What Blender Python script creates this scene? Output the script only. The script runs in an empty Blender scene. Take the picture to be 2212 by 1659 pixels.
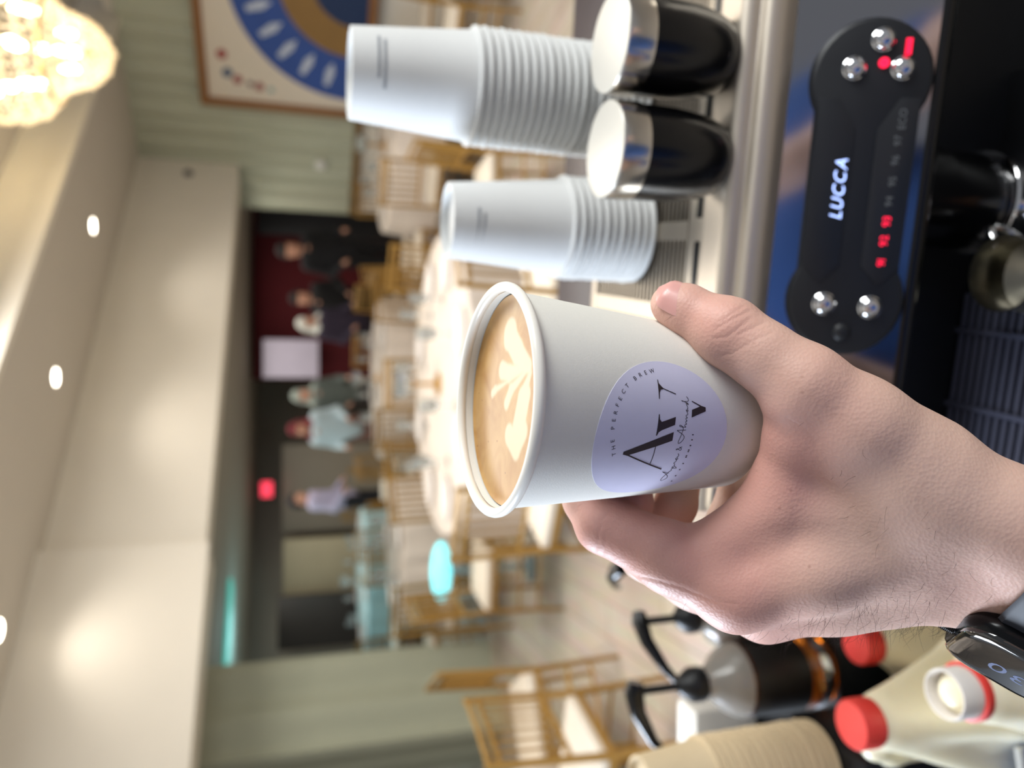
import bpy, bmesh, math, random
import numpy as np
from mathutils import Vector, Matrix
PI = math.pi
random.seed(7)
S = bpy.context.scene
COL = S.collection

# ------------------------------------------------------------------ camera (phone held upright, picture stored on its side)
FPX = 1600.0
TH = math.atan((1106 - 640) / FPX)
CT, ST = math.cos(TH), math.sin(TH)
CAM = np.array([0.0, 0.0, 1.55])
cam = bpy.data.cameras.new('camera')
cam.sensor_width = 36.0
cam.lens = FPX / 2212 * 36.0
cam.clip_start = 0.01
cam.clip_end = 60
cam.dof.use_dof = True
cam.dof.focus_distance = 0.245
cam.dof.aperture_fstop = 7.0
camo = bpy.data.objects.new('camera', cam)
COL.objects.link(camo)
camo.matrix_world = Matrix(((0, 1, 0, 0), (-ST, 0, -CT, 0), (-CT, 0, ST, CAM[2]), (0, 0, 0, 1)))
S.camera = camo

def ray(x, y):
    a = (829.5 - y) / FPX; b = -(x - 1106) / FPX
    return np.array([a, CT + ST * b, -ST + CT * b])
def at(x, y, d):            # a measured picture point and its distance from the lens -> place in the room
    return CAM + d * ray(x, y)
def on_z(x, y, z):
    r = ray(x, y); return CAM + r * ((z - CAM[2]) / r[2])

# ------------------------------------------------------------------ world, exposure, large lights
S.view_settings.view_transform = 'Standard'
S.view_settings.look = 'None'
S.view_settings.exposure = 0.60
S.view_settings.gamma = 1.0
S.view_settings.use_curve_mapping = False
W = bpy.data.worlds.new('world'); S.world = W; W.use_nodes = True
W.node_tree.nodes['Background'].inputs[0].default_value = (0.92, 0.95, 1.0, 1)
W.node_tree.nodes['Background'].inputs[1].default_value = 0.22

def area(name, loc, target, sx, sy, power, col):
    l = bpy.data.lights.new(name, 'AREA'); l.shape = 'RECTANGLE'; l.size = sx; l.size_y = sy
    l.energy = power; l.color = col
    o = bpy.data.objects.new(name, l); COL.objects.link(o)
    o.location = loc
    o.rotation_euler = (Vector(target) - Vector(loc)).to_track_quat('-Z', 'Y').to_euler()
    return o
area('window_light', (-2.3, 1.35, 1.95), (0, 0.3, 1.4), 0.9, 0.9, 76, (0.74, 0.85, 1.0))
area('ceiling_light_warm', (0.6, 3.4, 3.3), (0.6, 3.4, 0), 3.0, 3.0, 84, (1.0, 0.96, 0.90))
area('fill_light_right', (1.55, -0.05, 2.4), (0.0, 0.35, 1.4), 0.9, 0.9, 26, (0.98, 1.0, 0.98))  # unseen fill added at the right to brighten cup and stacks
area('back_room_fill', (-0.6, 9.6, 2.12), (-0.6, 9.6, 0), 5.0, 2.0, 42, (1.0, 0.93, 0.84))  # unseen fill added under the low ceiling to brighten the back room

# ------------------------------------------------------------------ materials
def lin(c):
    return tuple(((v / 12.92) if v <= 0.04045 else ((v + 0.055) / 1.055) ** 2.4) for v in c)
def rgb(r, g, b): return lin((r / 255, g / 255, b / 255))
MATS = {}
def mat(name, col, rough=0.5, metal=0.0, var=0.06, scale=30.0, bump=0.0, bscale=200.0, emit=None, es=0.0,
        trans=0.0, coat=0.0, sss=0.0, sssr=(1, .4, .25), sss_scale=0.004, spec=0.5, ior=1.45, stretch=None):
    if name in MATS: return MATS[name]
    m = bpy.data.materials.new(name); m.use_nodes = True
    nt = m.node_tree; b = nt.nodes['Principled BSDF']
    b.inputs['Roughness'].default_value = rough; b.inputs['Metallic'].default_value = metal
    b.inputs['Transmission Weight'].default_value = trans; b.inputs['Coat Weight'].default_value = coat
    b.inputs['Coat Roughness'].default_value = 0.05
    b.inputs['Specular IOR Level'].default_value = spec; b.inputs['IOR'].default_value = ior
    if sss:
        b.inputs['Subsurface Weight'].default_value = sss
        b.inputs['Subsurface Radius'].default_value = sssr
        b.inputs['Subsurface Scale'].default_value = sss_scale
    tc = nt.nodes.new('ShaderNodeTexCoord')
    src = tc.outputs['Object']
    if stretch:
        mp = nt.nodes.new('ShaderNodeMapping'); mp.inputs['Scale'].default_value = stretch
        nt.links.new(src, mp.inputs[0]); src = mp.outputs[0]
    n = nt.nodes.new('ShaderNodeTexNoise'); n.inputs['Scale'].default_value = scale; n.inputs['Detail'].default_value = 4
    nt.links.new(src, n.inputs['Vector'])
    mx = nt.nodes.new('ShaderNodeMix'); mx.data_type = 'RGBA'
    lo = [max(0, c * (1 - var)) for c in col]; hi = [min(1, c * (1 + var)) for c in col]
    mx.inputs[6].default_value = (*lo, 1); mx.inputs[7].default_value = (*hi, 1)
    nt.links.new(n.outputs['Fac'], mx.inputs[0]); nt.links.new(mx.outputs[2], b.inputs['Base Color'])
    if emit:
        b.inputs['Emission Color'].default_value = (*emit, 1); b.inputs['Emission Strength'].default_value = es
    if bump:
        n2 = nt.nodes.new('ShaderNodeTexNoise'); n2.inputs['Scale'].default_value = bscale; n2.inputs['Detail'].default_value = 3
        nt.links.new(src, n2.inputs['Vector'])
        bp = nt.nodes.new('ShaderNodeBump'); bp.inputs['Strength'].default_value = bump; bp.inputs['Distance'].default_value = 0.001
        nt.links.new(n2.outputs['Fac'], bp.inputs['Height']); nt.links.new(bp.outputs['Normal'], b.inputs['Normal'])
    MATS[name] = m
    return m

# ------------------------------------------------------------------ mesh helpers
class MB:
    def __init__(s): s.v = []; s.f = []
    def add(s, v, f):
        k = len(s.v); s.v += [tuple(map(float, p)) for p in v]; s.f += [tuple(i + k for i in q) for q in f]; return s
    def box(s, c, d, rot=None):
        x, y, z = d[0] / 2, d[1] / 2, d[2] / 2
        V = [Vector(p) for p in ((-x, -y, -z), (x, -y, -z), (x, y, -z), (-x, y, -z), (-x, -y, z), (x, -y, z), (x, y, z), (-x, y, z))]
        if rot is not None: V = [rot @ p for p in V]
        V = [p + Vector(c) for p in V]
        return s.add(V, [(3, 2, 1, 0), (4, 5, 6, 7), (0, 1, 5, 4), (1, 2, 6, 5), (2, 3, 7, 6), (3, 0, 4, 7)])
    def lathe(s, prof, seg=32, c=(0, 0, 0), axis=None, cap=True):
        ax = Vector(axis or (0, 0, 1)).normalized(); R = ax.to_track_quat('Z', 'Y').to_matrix() if axis else Matrix.Identity(3)
        V = []; Fc = []
        for r, z in prof:
            for k in range(seg):
                a = 2 * PI * k / seg
                V.append(R @ Vector((r * math.cos(a), r * math.sin(a), z)) + Vector(c))
        for i in range(len(prof) - 1):
            for k in range(seg):
                k2 = (k + 1) % seg
                Fc.append((i * seg + k, i * seg + k2, (i + 1) * seg + k2, (i + 1) * seg + k))
        if cap:
            Fc.append(tuple(range(seg - 1, -1, -1))); n = (len(prof) - 1) * seg; Fc.append(tuple(range(n, n + seg)))
        return s.add(V, Fc)
    def tube(s, pts, r, seg=8, cap=True):
        pts = [Vector(p) for p in pts]; n = len(pts)
        rs = r if isinstance(r, (list, tuple)) else [r] * n
        V = []; Fc = []; up = None
        for i, p in enumerate(pts):
            t = (pts[min(i + 1, n - 1)] - pts[max(i - 1, 0)]).normalized()
            if up is None: up = t.orthogonal().normalized()
            up = (up - t * up.dot(t)).normalized() if (up - t * up.dot(t)).length > 1e-6 else t.orthogonal().normalized()
            b = t.cross(up)
            for k in range(seg):
                a = 2 * PI * k / seg
                V.append(p + (up * math.cos(a) + b * math.sin(a)) * rs[i])
        for i in range(n - 1):
            for k in range(seg):
                k2 = (k + 1) % seg
                Fc.append((i * seg + k, i * seg + k2, (i + 1) * seg + k2, (i + 1) * seg + k))
        if cap: Fc += [tuple(range(seg - 1, -1, -1)), tuple(range((n - 1) * seg, n * seg))]
        return s.add(V, Fc)
    def prism(s, poly, z0, z1):
        n = len(poly)
        V = [(x, y, z0) for x, y in poly] + [(x, y, z1) for x, y in poly]
        Fc = [tuple(range(n - 1, -1, -1)), tuple(range(n, 2 * n))] + [(i, (i + 1) % n, n + (i + 1) % n, n + i) for i in range(n)]
        return s.add(V, Fc)
    def xf(s, M):
        s.v = [tuple(M @ Vector(p)) for p in s.v]; return s
    def build(s, name, m, parent=None, smooth=True, bevel=0, autos=True):
        me = bpy.data.meshes.new(name); me.from_pydata(s.v, [], s.f)
        bm = bmesh.new(); bm.from_mesh(me)
        bmesh.ops.recalc_face_normals(bm, faces=bm.faces)
        if bevel:
            es = [e for e in bm.edges if len(e.link_faces) == 2 and e.calc_face_angle(0) > 0.6]
            bmesh.ops.bevel(bm, geom=es, offset=bevel, segments=2, affect='EDGES', profile=0.6)
        if smooth:
            for f in bm.faces: f.smooth = True
            for e in bm.edges:
                if len(e.link_faces) == 2 and e.calc_face_angle(0) > 0.7: e.smooth = False
        bm.to_mesh(me); bm.free()
        return link(name, me, m, parent)
def link(name, me, m, parent=None):
    o = bpy.data.objects.new(name, me)
    if m is not None: me.materials.append(m)
    COL.objects.link(o)
    if parent is not None: o.parent = parent
    return o
def tag(o, label=None, cat=None, group=None, kind=None):
    if label: o['label'] = label
    if cat: o['category'] = cat
    if group: o['group'] = group
    if kind: o['kind'] = kind
    return o
def empty(name, loc=(0, 0, 0), rz=0, label=None, cat=None, group=None, M=None):
    o = bpy.data.objects.new(name, None); COL.objects.link(o); o.empty_display_size = 0.05
    if M is not None: o.matrix_world = M
    else: o.location = loc; o.rotation_euler = (0, 0, rz)
    return tag(o, label, cat, group)
def dup(o, parent=None):
    c = o.copy(); COL.objects.link(c)
    if parent is not None: c.parent = parent
    for ch in list(o.children): dup(ch, c)
    return c
def chaikin(p, n=2, closed=False):
    p = [np.array(q, float) for q in p]
    for _ in range(n):
        o = [] if closed else [p[0]]
        m = len(p) if closed else len(p) - 1
        for i in range(m):
            a, b = p[i], p[(i + 1) % len(p)]
            o += [a * .75 + b * .25, a * .25 + b * .75]
        if not closed: o.append(p[-1])
        p = o
    return p

# ------------------------------------------------------------------ blended-body mesher (round cones joined with a soft union, then surface nets)
def sdf_mesh(prims, h, k, smooth=2):
    P = [(np.array(a, float), np.array(b, float), ra, rb, (q[0] if q else k)) for a, b, ra, rb, *q in prims]
    lo = np.min([np.minimum(a - ra, b - rb) for a, b, ra, rb, _ in P], 0) - 4 * h - k * .3
    hi = np.max([np.maximum(a + ra, b + rb) for a, b, ra, rb, _ in P], 0) + 4 * h + k * .3
    n = np.ceil((hi - lo) / h).astype(int) + 1
    f = np.full(n, 1.0, np.float32)
    for a, b, ra, rb, kk in P:
        mrg = kk + 3 * h
        l = np.minimum(a - ra, b - rb) - mrg; u = np.maximum(a + ra, b + rb) + mrg
        i0 = np.clip(np.floor((l - lo) / h).astype(int), 0, n); i1 = np.clip(np.ceil((u - lo) / h).astype(int) + 1, 0, n)
        g = [((lo[d] + h * np.arange(i0[d], i1[d])) - a[d]).astype(np.float32) for d in range(3)]
        ba = b - a; L2 = max(float(ba @ ba), 1e-12)
        t = (g[0][:, None, None] * ba[0] + g[1][None, :, None] * ba[1] + g[2][None, None, :] * ba[2]) / L2
        t = np.clip(t, 0, 1)
        d = np.sqrt((g[0][:, None, None] - t * ba[0]) ** 2 + (g[1][None, :, None] - t * ba[1]) ** 2 + (g[2][None, None, :] - t * ba[2]) ** 2) - (ra + t * (rb - ra))
        sl = tuple(slice(i0[q], i1[q]) for q in range(3))
        o = f[sl]
        hh = np.clip(kk - np.abs(o - d), 0, None) / kk
        f[sl] = np.minimum(o, d) - hh * hh * kk * .25
    s = f < 0
    cs = np.zeros(n - 1, np.int8)
    offs = [(x, y, z) for x in (0, 1) for y in (0, 1) for z in (0, 1)]
    for x, y, z in offs: cs += s[x:n[0] - 1 + x, y:n[1] - 1 + y, z:n[2] - 1 + z]
    act = np.argwhere((cs > 0) & (cs < 8))
    idx = np.full(n - 1, -1, np.int64); idx[tuple(act.T)] = np.arange(len(act))
    val = {o: f[act[:, 0] + o[0], act[:, 1] + o[1], act[:, 2] + o[2]] for o in offs}
    acc = np.zeros((len(act), 3)); cnt = np.zeros(len(act))
    for o in offs:
        for d in range(3):
            if o[d] == 0:
                p = list(o); p[d] = 1; p = tuple(p)
                m = (val[o] < 0) != (val[p] < 0)
                t = val[o][m] / (val[o][m] - val[p][m])
                q = np.tile(np.array(o, float), (m.sum(), 1)); q[:, d] = t
                acc[m] += q; cnt[m] += 1
    V = lo + h * (act + acc / cnt[:, None])
    Fq = []
    for d in range(3):
        a1, a2 = (d + 1) % 3, (d + 2) % 3
        sl0 = [slice(None)] * 3; sl1 = [slice(None)] * 3
        sl0[d] = slice(0, -1); sl1[d] = slice(1, None)
        ch = np.argwhere(s[tuple(sl0)] != s[tuple(sl1)])
        ch = ch[(ch[:, a1] > 0) & (ch[:, a2] > 0) & (ch[:, a1] < n[a1] - 1) & (ch[:, a2] < n[a2] - 1)]
        ins = s[tuple(ch.T)]
        def g(o1, o2):
            c = ch.copy(); c[:, a1] += o1; c[:, a2] += o2; return idx[tuple(c.T)]
        q = np.stack([g(-1, -1), g(0, -1), g(0, 0), g(-1, 0)], 1)
        q[~ins] = q[~ins][:, ::-1]
        Fq.append(q)
    Fq = np.concatenate(Fq)
    E = np.concatenate([Fq[:, [0, 1]], Fq[:, [1, 2]], Fq[:, [2, 3]], Fq[:, [3, 0]]])
    for _ in range(smooth):
        A = np.zeros_like(V); c = np.zeros(len(V))
        for k_ in range(3): A[:, k_] = np.bincount(E[:, 0], V[E[:, 1], k_], len(V)) + np.bincount(E[:, 1], V[E[:, 0], k_], len(V))
        c = np.bincount(E[:, 0], minlength=len(V)) + np.bincount(E[:, 1], minlength=len(V))
        V = V * .4 + .6 * A / c[:, None]
    return V, Fq
def np_mesh(name, V, Fq):
    me = bpy.data.meshes.new(name)
    me.vertices.add(len(V)); me.vertices.foreach_set('co', V.astype(np.float32).ravel())
    me.loops.add(Fq.size); me.loops.foreach_set('vertex_index', Fq.astype(np.int32).ravel())
    me.polygons.add(len(Fq)); me.polygons.foreach_set('loop_start', np.arange(0, Fq.size, 4, dtype=np.int32))
    me.update(calc_edges=True); me.validate()
    me.polygons.foreach_set('use_smooth', np.ones(len(me.polygons), bool))
    return me
# ================================================================== THE CUP IN THE HAND
M_paper = mat('paper_white', rgb(226, 224, 216), 0.62, var=0.03, scale=900, bump=0.08, bscale=2500, spec=0.3)
M_paper_in = mat('paper_liner', rgb(240, 236, 226), 0.3, var=0.02, scale=200)
M_sticker = mat('sticker_paper', rgb(214, 213, 236), 0.45, var=0.02, scale=300, spec=0.35)
M_ink = mat('ink_dark', rgb(44, 34, 40), 0.5, var=0.1, scale=200)
CUP_C = np.array([-0.00515621, 0.24444014, 1.48439847])
CUP_AX = Vector((0.05463782, -0.08491078, 0.99488937))
c_r = Vector((0.99849538, 0, -0.05483585)); c_f = Vector((-0.00465616, -0.99638856, -0.08478302))   # right, towards viewer
CUP_M = Matrix(((c_r.x, -c_f.x, CUP_AX.x, CUP_C[0]), (c_r.y, -c_f.y, CUP_AX.y, CUP_C[1]), (c_r.z, -c_f.z, CUP_AX.z, CUP_C[2]), (0, 0, 0, 1)))
CR0, CK, CH = 0.03736, 0.09046, 0.0905
def cup_pt(sx, sy, off=0.0):     # sticker millimetres (unrolled wall) -> cup-local place
    phi = (sx - 10.2158) / 1000 / 0.0335; h = (46.69386 - sy) / 1000
    r = CR0 - CK * h + off
    return Vector((r * math.sin(phi), -r * math.cos(phi), -h))
cup = empty('paper_cup', M=CUP_M, label='white paper cup of latte held in the hand, round lavender logo sticker on it', cat='cup')
rr = 0.0014
mb = MB()
prof = [(0.0, -CH + .006), (CR0 - CK * CH - .004, -CH + .006), (CR0 - CK * CH - .003, -CH), (CR0 - CK * CH, -CH)]
prof += [(CR0 - CK * h, -h) for h in np.linspace(CH - .004, 0.0016, 14)]
prof += [(CR0 - .0006, -0.001), (CR0 - .0006 - CK * .001, -0.004)]
prof += [(CR0 - .0006 - CK * h, -h) for h in np.linspace(.008, CH - .008, 8)] + [(0.0, -CH + .008)]
mb.lathe(prof, 96, cap=False)
mb.build('cup_wall', M_paper, cup)
mb = MB()      # rolled rim
rc = 0.0400 - 0.0017
pr = [(rc + 0.0017 * math.cos(a), 0.0004 + 0.0019 * math.sin(a)) for a in np.linspace(-2.2, 4.08, 15)]
mb.lathe(pr, 96, cap=False)
mb.build('rim', M_paper_in, cup)
mb = MB()      # seam step on the rim
a0 = math.radians(-196)
mb.tube([Vector(((rc + .0019 * math.cos(t)) * math.sin(a0), -(rc + .0019 * math.cos(t)) * math.cos(a0), .0004 + .0021 * math.sin(t))) for t in np.linspace(-0.9, 2.6, 12)], 0.00012, 5)
# coffee with latte art
hc = 0.0042
Rc = CR0 - .0006 - CK * hc - .0002
def coffee_mat():
    m = bpy.data.materials.new('latte_crema'); m.use_nodes = True; nt = m.node_tree; b = nt.nodes['Principled BSDF']
    b.inputs['Roughness'].default_value = 0.3; b.inputs['Specular IOR Level'].default_value = .3
    tc = nt.nodes.new('ShaderNodeTexCoord')
    n = nt.nodes.new('ShaderNodeTexNoise'); n.inputs['Scale'].default_value = 60; n.inputs['Detail'].default_value = 6
    n.inputs['Distortion'].default_value = 1.2
    nt.links.new(tc.outputs['Object'], n.inputs['Vector'])
    cr = nt.nodes.new('ShaderNodeValToRGB')
    cr.color_ramp.elements[0].position = .3; cr.color_ramp.elements[0].color = (*rgb(172, 124, 66), 1)
    cr.color_ramp.elements[1].position = .75; cr.color_ramp.elements[1].color = (*rgb(200, 160, 102), 1)
    nt.links.new(n.outputs['Fac'], cr.inputs[0])
    v = nt.nodes.new('ShaderNodeTexVoronoi'); v.inputs['Scale'].default_value = 160
    nt.links.new(tc.outputs['Object'], v.inputs['Vector'])
    v2 = nt.nodes.new('ShaderNodeMath'); v2.operation = 'LESS_THAN'; v2.inputs[1].default_value = 0.06
    nt.links.new(v.outputs['Distance'], v2.inputs[0])
    mx = nt.nodes.new('ShaderNodeMix'); mx.data_type = 'RGBA'; mx.inputs[7].default_value = (*rgb(140, 92, 48), 1)
    nt.links.new(v2.outputs[0], mx.inputs[0]); nt.links.new(cr.outputs[0], mx.inputs[6])
    at_ = nt.nodes.new('ShaderNodeAttribute'); at_.attribute_name = 'foam'
    m2 = nt.nodes.new('ShaderNodeMix'); m2.data_type = 'RGBA'; m2.inputs[7].default_value = (*rgb(222, 204, 170), 1)
    nt.links.new(at_.outputs['Fac'], m2.inputs[0]); nt.links.new(mx.outputs[2], m2.inputs[6])
    nt.links.new(m2.outputs[2], b.inputs['Base Color'])
    bp = nt.nodes.new('ShaderNodeBump'); bp.inputs['Strength'].default_value = .15; bp.inputs['Distance'].default_value = .0004
    nt.links.new(n.outputs['Fac'], bp.inputs['Height']); nt.links.new(bp.outputs['Normal'], b.inputs['Normal'])
    return m
# foam rosetta: leaf blobs (capsules in the liquid plane), measured on the picture
def cpl(x, y):     # picture point on the coffee plane -> cup local x, y
    Mi = CUP_M.inverted(); o = Mi @ Vector(CAM); d = (Mi.to_3x3() @ Vector(ray(x, y)))
    t = (-hc - o.z) / d.z; p = o + d * t; return np.array([p.x, p.y])
FOAM = [((1100, 722), (1118, 760), .0050, .0048), ((1118, 760), (1142, 790), .0044, .0026), ((1104, 718), (1096, 738), .0052, .003),
        ((1085, 800), (1100, 806), .0034, .0028), ((1100, 806), (1144, 790), .0028, .0006),
        ((1064, 850), (1070, 842), .0016, .0014), ((1070, 842), (1100, 822), .0012, .0003), ((1100, 822), (1144, 792), .0004, .0004),
        ((1094, 872), (1104, 842), .0022, .0020), ((1104, 842), (1142, 795), .0019, .0006),
        ((1100, 940), (1114, 972), .0040, .0034), ((1116, 925), (1128, 860), .0038, .0036), ((1128, 860), (1146, 805), .0032, .001),
        ((1114, 968), (1130, 930), .0036, .0036), ((1128, 900), (1138, 850), .0034, .003)]
NR, NS = 70, 220
V = [(0, 0, -hc)]; Fc = []
for i in range(1, NR + 1):
    for k in range(NS):
        a = 2 * PI * k / NS; r = Rc * i / NR
        V.append((r * math.cos(a), r * math.sin(a), -hc + (.0006 * max(0, (i / NR - .93) / .07) ** 2)))
for k in range(NS): Fc.append((0, 1 + k, 1 + (k + 1) % NS))
for i in range(NR - 1):
    for k in range(NS):
        a = 1 + i * NS; k2 = (k + 1) % NS
        Fc.append((a + k, a + NS + k, a + NS + k2, a + k2))
me = bpy.data.meshes.new('coffee'); me.from_pydata(V, [], Fc)
XY = np.array(V)[:, :2]; dd = np.full(len(V), 1.0)
for a, b, ra, rb in FOAM:
    a, b = cpl(*a), cpl(*b); ba = b - a; t = np.clip(((XY - a) @ ba) / (ba @ ba), 0, 1)
    q = np.linalg.norm(XY - a - t[:, None] * ba, axis=1) - (ra + t * (rb - ra))
    kk = .0012; hh = np.clip(kk - np.abs(dd - q), 0, None) / kk; dd = np.minimum(dd, q) - hh * hh * kk * .25
foam = np.clip(.5 - dd / .0018, 0, 1); foam = foam * foam * (3 - 2 * foam) * .92
aa = me.attributes.new('foam', 'FLOAT', 'POINT'); aa.data.foreach_set('value', foam.astype(np.float32))
for p in me.polygons: p.use_smooth = True
link('latte', me, coffee_mat(), cup)['label'] = 'tan latte with a white rosetta of milk foam'
# sticker, wrapped on the wall
NR, NS = 10, 72
V = [cup_pt(0, 0, .00012)]; Fc = []
for i in range(1, NR + 1):
    for k in range(NS):
        a = 2 * PI * k / NS; r = 26.06 * i / NR
        V.append(cup_pt(r * math.cos(a), r * math.sin(a), .00012))
for k in range(NS): Fc.append((0, 1 + k, 1 + (k + 1) % NS))
for i in range(NR - 1):
    for k in range(NS):
        a = 1 + i * NS; k2 = (k + 1) % NS
        Fc.append((a + k, a + NS + k, a + NS + k2, a + k2))
n0 = len(V)      # the paper's own thickness
V += [cup_pt(26.1 * math.cos(2 * PI * k / NS), 26.1 * math.sin(2 * PI * k / NS), -.00005) for k in range(NS)]
a = 1 + (NR - 1) * NS
Fc += [(a + k, n0 + k, n0 + (k + 1) % NS, a + (k + 1) % NS) for k in range(NS)]
stk = MB().add(V, Fc).build('sticker', M_sticker, cup)
stk['label'] = 'round lavender sticker with dark logo lettering'
def on_cup(mb, off=.0002):
    mb.v = [tuple(cup_pt(x, y, off + z / 1000)) for x, y, z in mb.v]; return mb
def poly2(mb, pts, step=1.2):      # fill a flat outline finely enough to follow the curved wall
    bm = bmesh.new(); vs = [bm.verts.new((x, y, 0)) for x, y in pts]; bm.faces.new(vs)
    bmesh.ops.triangulate(bm, faces=bm.faces)
    for _ in range(4):
        es = [e for e in bm.edges if e.calc_length() > step]
        if not es: break
        bmesh.ops.subdivide_edges(bm, edges=es, cuts=1); bmesh.ops.triangulate(bm, faces=[f for f in bm.faces if len(f.verts) > 3])
    bm.verts.index_update()
    mb.add([v.co for v in bm.verts], [tuple(v.index for v in f.verts) for f in bm.faces]); bm.free(); return mb
def stroke2(mb, pts, w, z=0.0):
    pts = [np.array(p[:2], float) for p in pts]; n = len(pts); V = []
    for i in range(n):
        t = pts[min(i + 1, n - 1)] - pts[max(i - 1, 0)]; t = t / (np.linalg.norm(t) + 1e-9); q = np.array([-t[1], t[0]]) * w / 2
        V += [(*(pts[i] + q), z), (*(pts[i] - q), z)]
    return mb.add(V, [(2 * i, 2 * i + 1, 2 * i + 3, 2 * i + 2) for i in range(n - 1)])
_font = {}
def glyph(ch):       # outline letter from the built-in font, as triangles about its own centre, cap height 1
    if ch in _font: return _font[ch]
    cu = bpy.data.curves.new('g', 'FONT'); cu.body = ch; cu.align_x = 'CENTER'; cu.size = 1.0; cu.resolution_u = 3
    o = bpy.data.objects.new('g', cu); COL.objects.link(o)
    dg = bpy.context.evaluated_depsgraph_get(); me = o.evaluated_get(dg).to_mesh()
    v = [(p.co.x / .69, p.co.y / .69, 0) for p in me.vertices]; f = [tuple(q.vertices) for q in me.polygons]
    w = (max(p[0] for p in v) - min(p[0] for p in v)) if v else .4
    o.to_mesh_clear(); bpy.data.objects.remove(o); bpy.data.curves.remove(cu)
    _font[ch] = (v, f, w); return _font[ch]
def word(mb, txt, size, M, gap=.22):
    x = 0; items = []
    for ch in txt:
        if ch == ' ': x += .5; continue
        v, f, w = glyph(ch); items.append((x + w / 2, v, f)); x += w + gap
    tot = x - gap
    for cx, v, f in items:
        mb.add([M @ Vector(((p[0] + cx - tot / 2) * size, (p[1] - .5) * size, 0)) for p in v], f)
    return mb
LOGO = {
 'A_thick': [(-4.27, 14.27), (2.43, -3.65), (-0.63, -3.77), (-2.67, 2.29), (-5.05, 10.3), (-5.56, 12.2), (-5.26, 14.21)],
 'A_thin': [(-5.2, 14.23), (-4.9, 13.2), (-5.4, 11.74), (-11.75, -3.55), (-12.3, -3.55), (-5.88, 11.9)],
 'Y_L': [(8.23, 3.22), (8.24, 2.9), (6.6, 2.6), (5.78, 1.82), (5.94, 1.16), (7.55, -3.64), (4.87, -3.67), (2.99, 1.33), (2.32, 2.39), (1.14, 2.85), (1.23, 3.2), (3.62, 3.2), (6.18, 3.2)],
 'Y_R': [(19.4, 3.78), (19.43, 3.51), (18.23, 3.33), (17.17, 2.22), (16.7, 1.57), (15.19, -3.43), (14.92, -3.28), (16.41, 1.59), (16.14, 2.64), (15.13, 3.1), (13.16, 3.13), (13.14, 3.44), (16.22, 3.62)],
 'V_thin': [(13.2, -9.92), (11.64, -13.92), (11.24, -15.62), (10.58, -15.72), (11.3, -13.57), (12.93, -9.78)],
 'V_thick': [(10.13, -10.01), (11.37, -13.2), (11.45, -13.92), (11.2, -15.66), (9.85, -15.76), (7.49, -10.07)]}
mb = MB()
for pts in LOGO.values(): poly2(mb, pts)
stroke2(mb, chaikin([(-2.52, 2.34), (-4.27, 2.2), (-6.77, 2.12), (-9.62, 2.14)]), .28)
RING = [('T', -5.04, 17.61), ('H', -2.74, 18.46), ('E', -.6, 19.39), ('P', 3.5, 20.18), ('E', 5.9, 20.21), ('R', 8.23, 19.82), ('F', 10.47, 19.35),
        ('E', 12.45, 18.37), ('C', 14.67, 17.14), ('T', 16.54, 15.7), ('B', 19.13, 12.52), ('R', 20.41, 10.36), ('E', 21.37, 8.14), ('W', 22.18, 5.53)]
for i, (ch, x, y) in enumerate(RING):
    a, b = RING[max(0, i - 2)], RING[min(len(RING) - 1, i + 2)]
    ang = math.atan2(b[2] - a[2], b[1] - a[1])
    word(mb, ch, 1.35, Matrix.Translation((x, y, 0)) @ Matrix.Rotation(ang, 4, 'Z'))
SCRIPT = [
 [(-13.46, -4.61), (-14.05, -6.37), (-14.39, -7.78)],
 [(-13.5, -4.7), (-14.63, -6.6), (-16.36, -8.3), (-17.6, -8.0), (-18.6, -6.88), (-18.31, -6.2), (-17.4, -6.0), (-16.13, -6.32), (-14.77, -6.99), (-13.48, -7.52), (-13.0, -8.22), (-12.41, -7.55), (-12.0, -8.13), (-11.3, -8.2), (-11.2, -7.6), (-11.7, -7.6), (-12.0, -8.4), (-12.2, -9.5), (-11.8, -9.6), (-11.4, -8.9), (-10.6, -7.98), (-10.1, -8.2), (-9.6, -7.36), (-9.2, -7.9), (-8.5, -8.3), (-7.8, -7.5), (-7.4, -7.5), (-8.2, -8.3), (-7.6, -8.5), (-7.1, -7.7), (-6.7, -8.3), (-6.2, -8.3), (-5.51, -7.7)],
 [(-2.9, -8.5), (-3.6, -7.4), (-4.2, -6.5), (-3.8, -6.2), (-3.5, -6.85), (-4.1, -7.5), (-4.3, -8.3), (-3.7, -8.6), (-3.0, -7.4)],
 [(2.95, -4.84), (3.12, -6.67), (3.07, -7.75), (3.19, -8.43)],
 [(2.95, -4.84), (1.6, -7.6), (.5, -8.5), (-.92, -7.83), (-1.75, -6.72), (-1.5, -6.3), (-.5, -6.4), (1.2, -6.9), (2.4, -7.1), (3.73, -7.4), (4.7, -6.4), (4.85, -5.6), (4.4, -5.5), (4.15, -7.0), (4.1, -8.4), (4.6, -7.6), (5.1, -7.75), (5.1, -8.5), (5.7, -7.8), (6.2, -7.9), (6.2, -8.5), (6.9, -7.7), (7.3, -7.8), (7.25, -8.5), (7.9, -7.7), (8.3, -7.8), (8.35, -8.5), (9.09, -8.2), (9.9, -7.6), (10.1, -7.7), (9.4, -8.3), (9.9, -8.5), (10.4, -7.8), (10.5, -8.4), (11.5, -7.8), (12.2, -7.5), (12.4, -7.7), (11.7, -8.3), (12.1, -8.5), (12.6, -7.3), (13.1, -5.6), (12.9, -5.6), (12.75, -7.6), (13.1, -8.5), (13.9, -8.3), (14.5, -7.6)]]
for st in SCRIPT: stroke2(mb, chaikin(st, 3), .19, .012)
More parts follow.
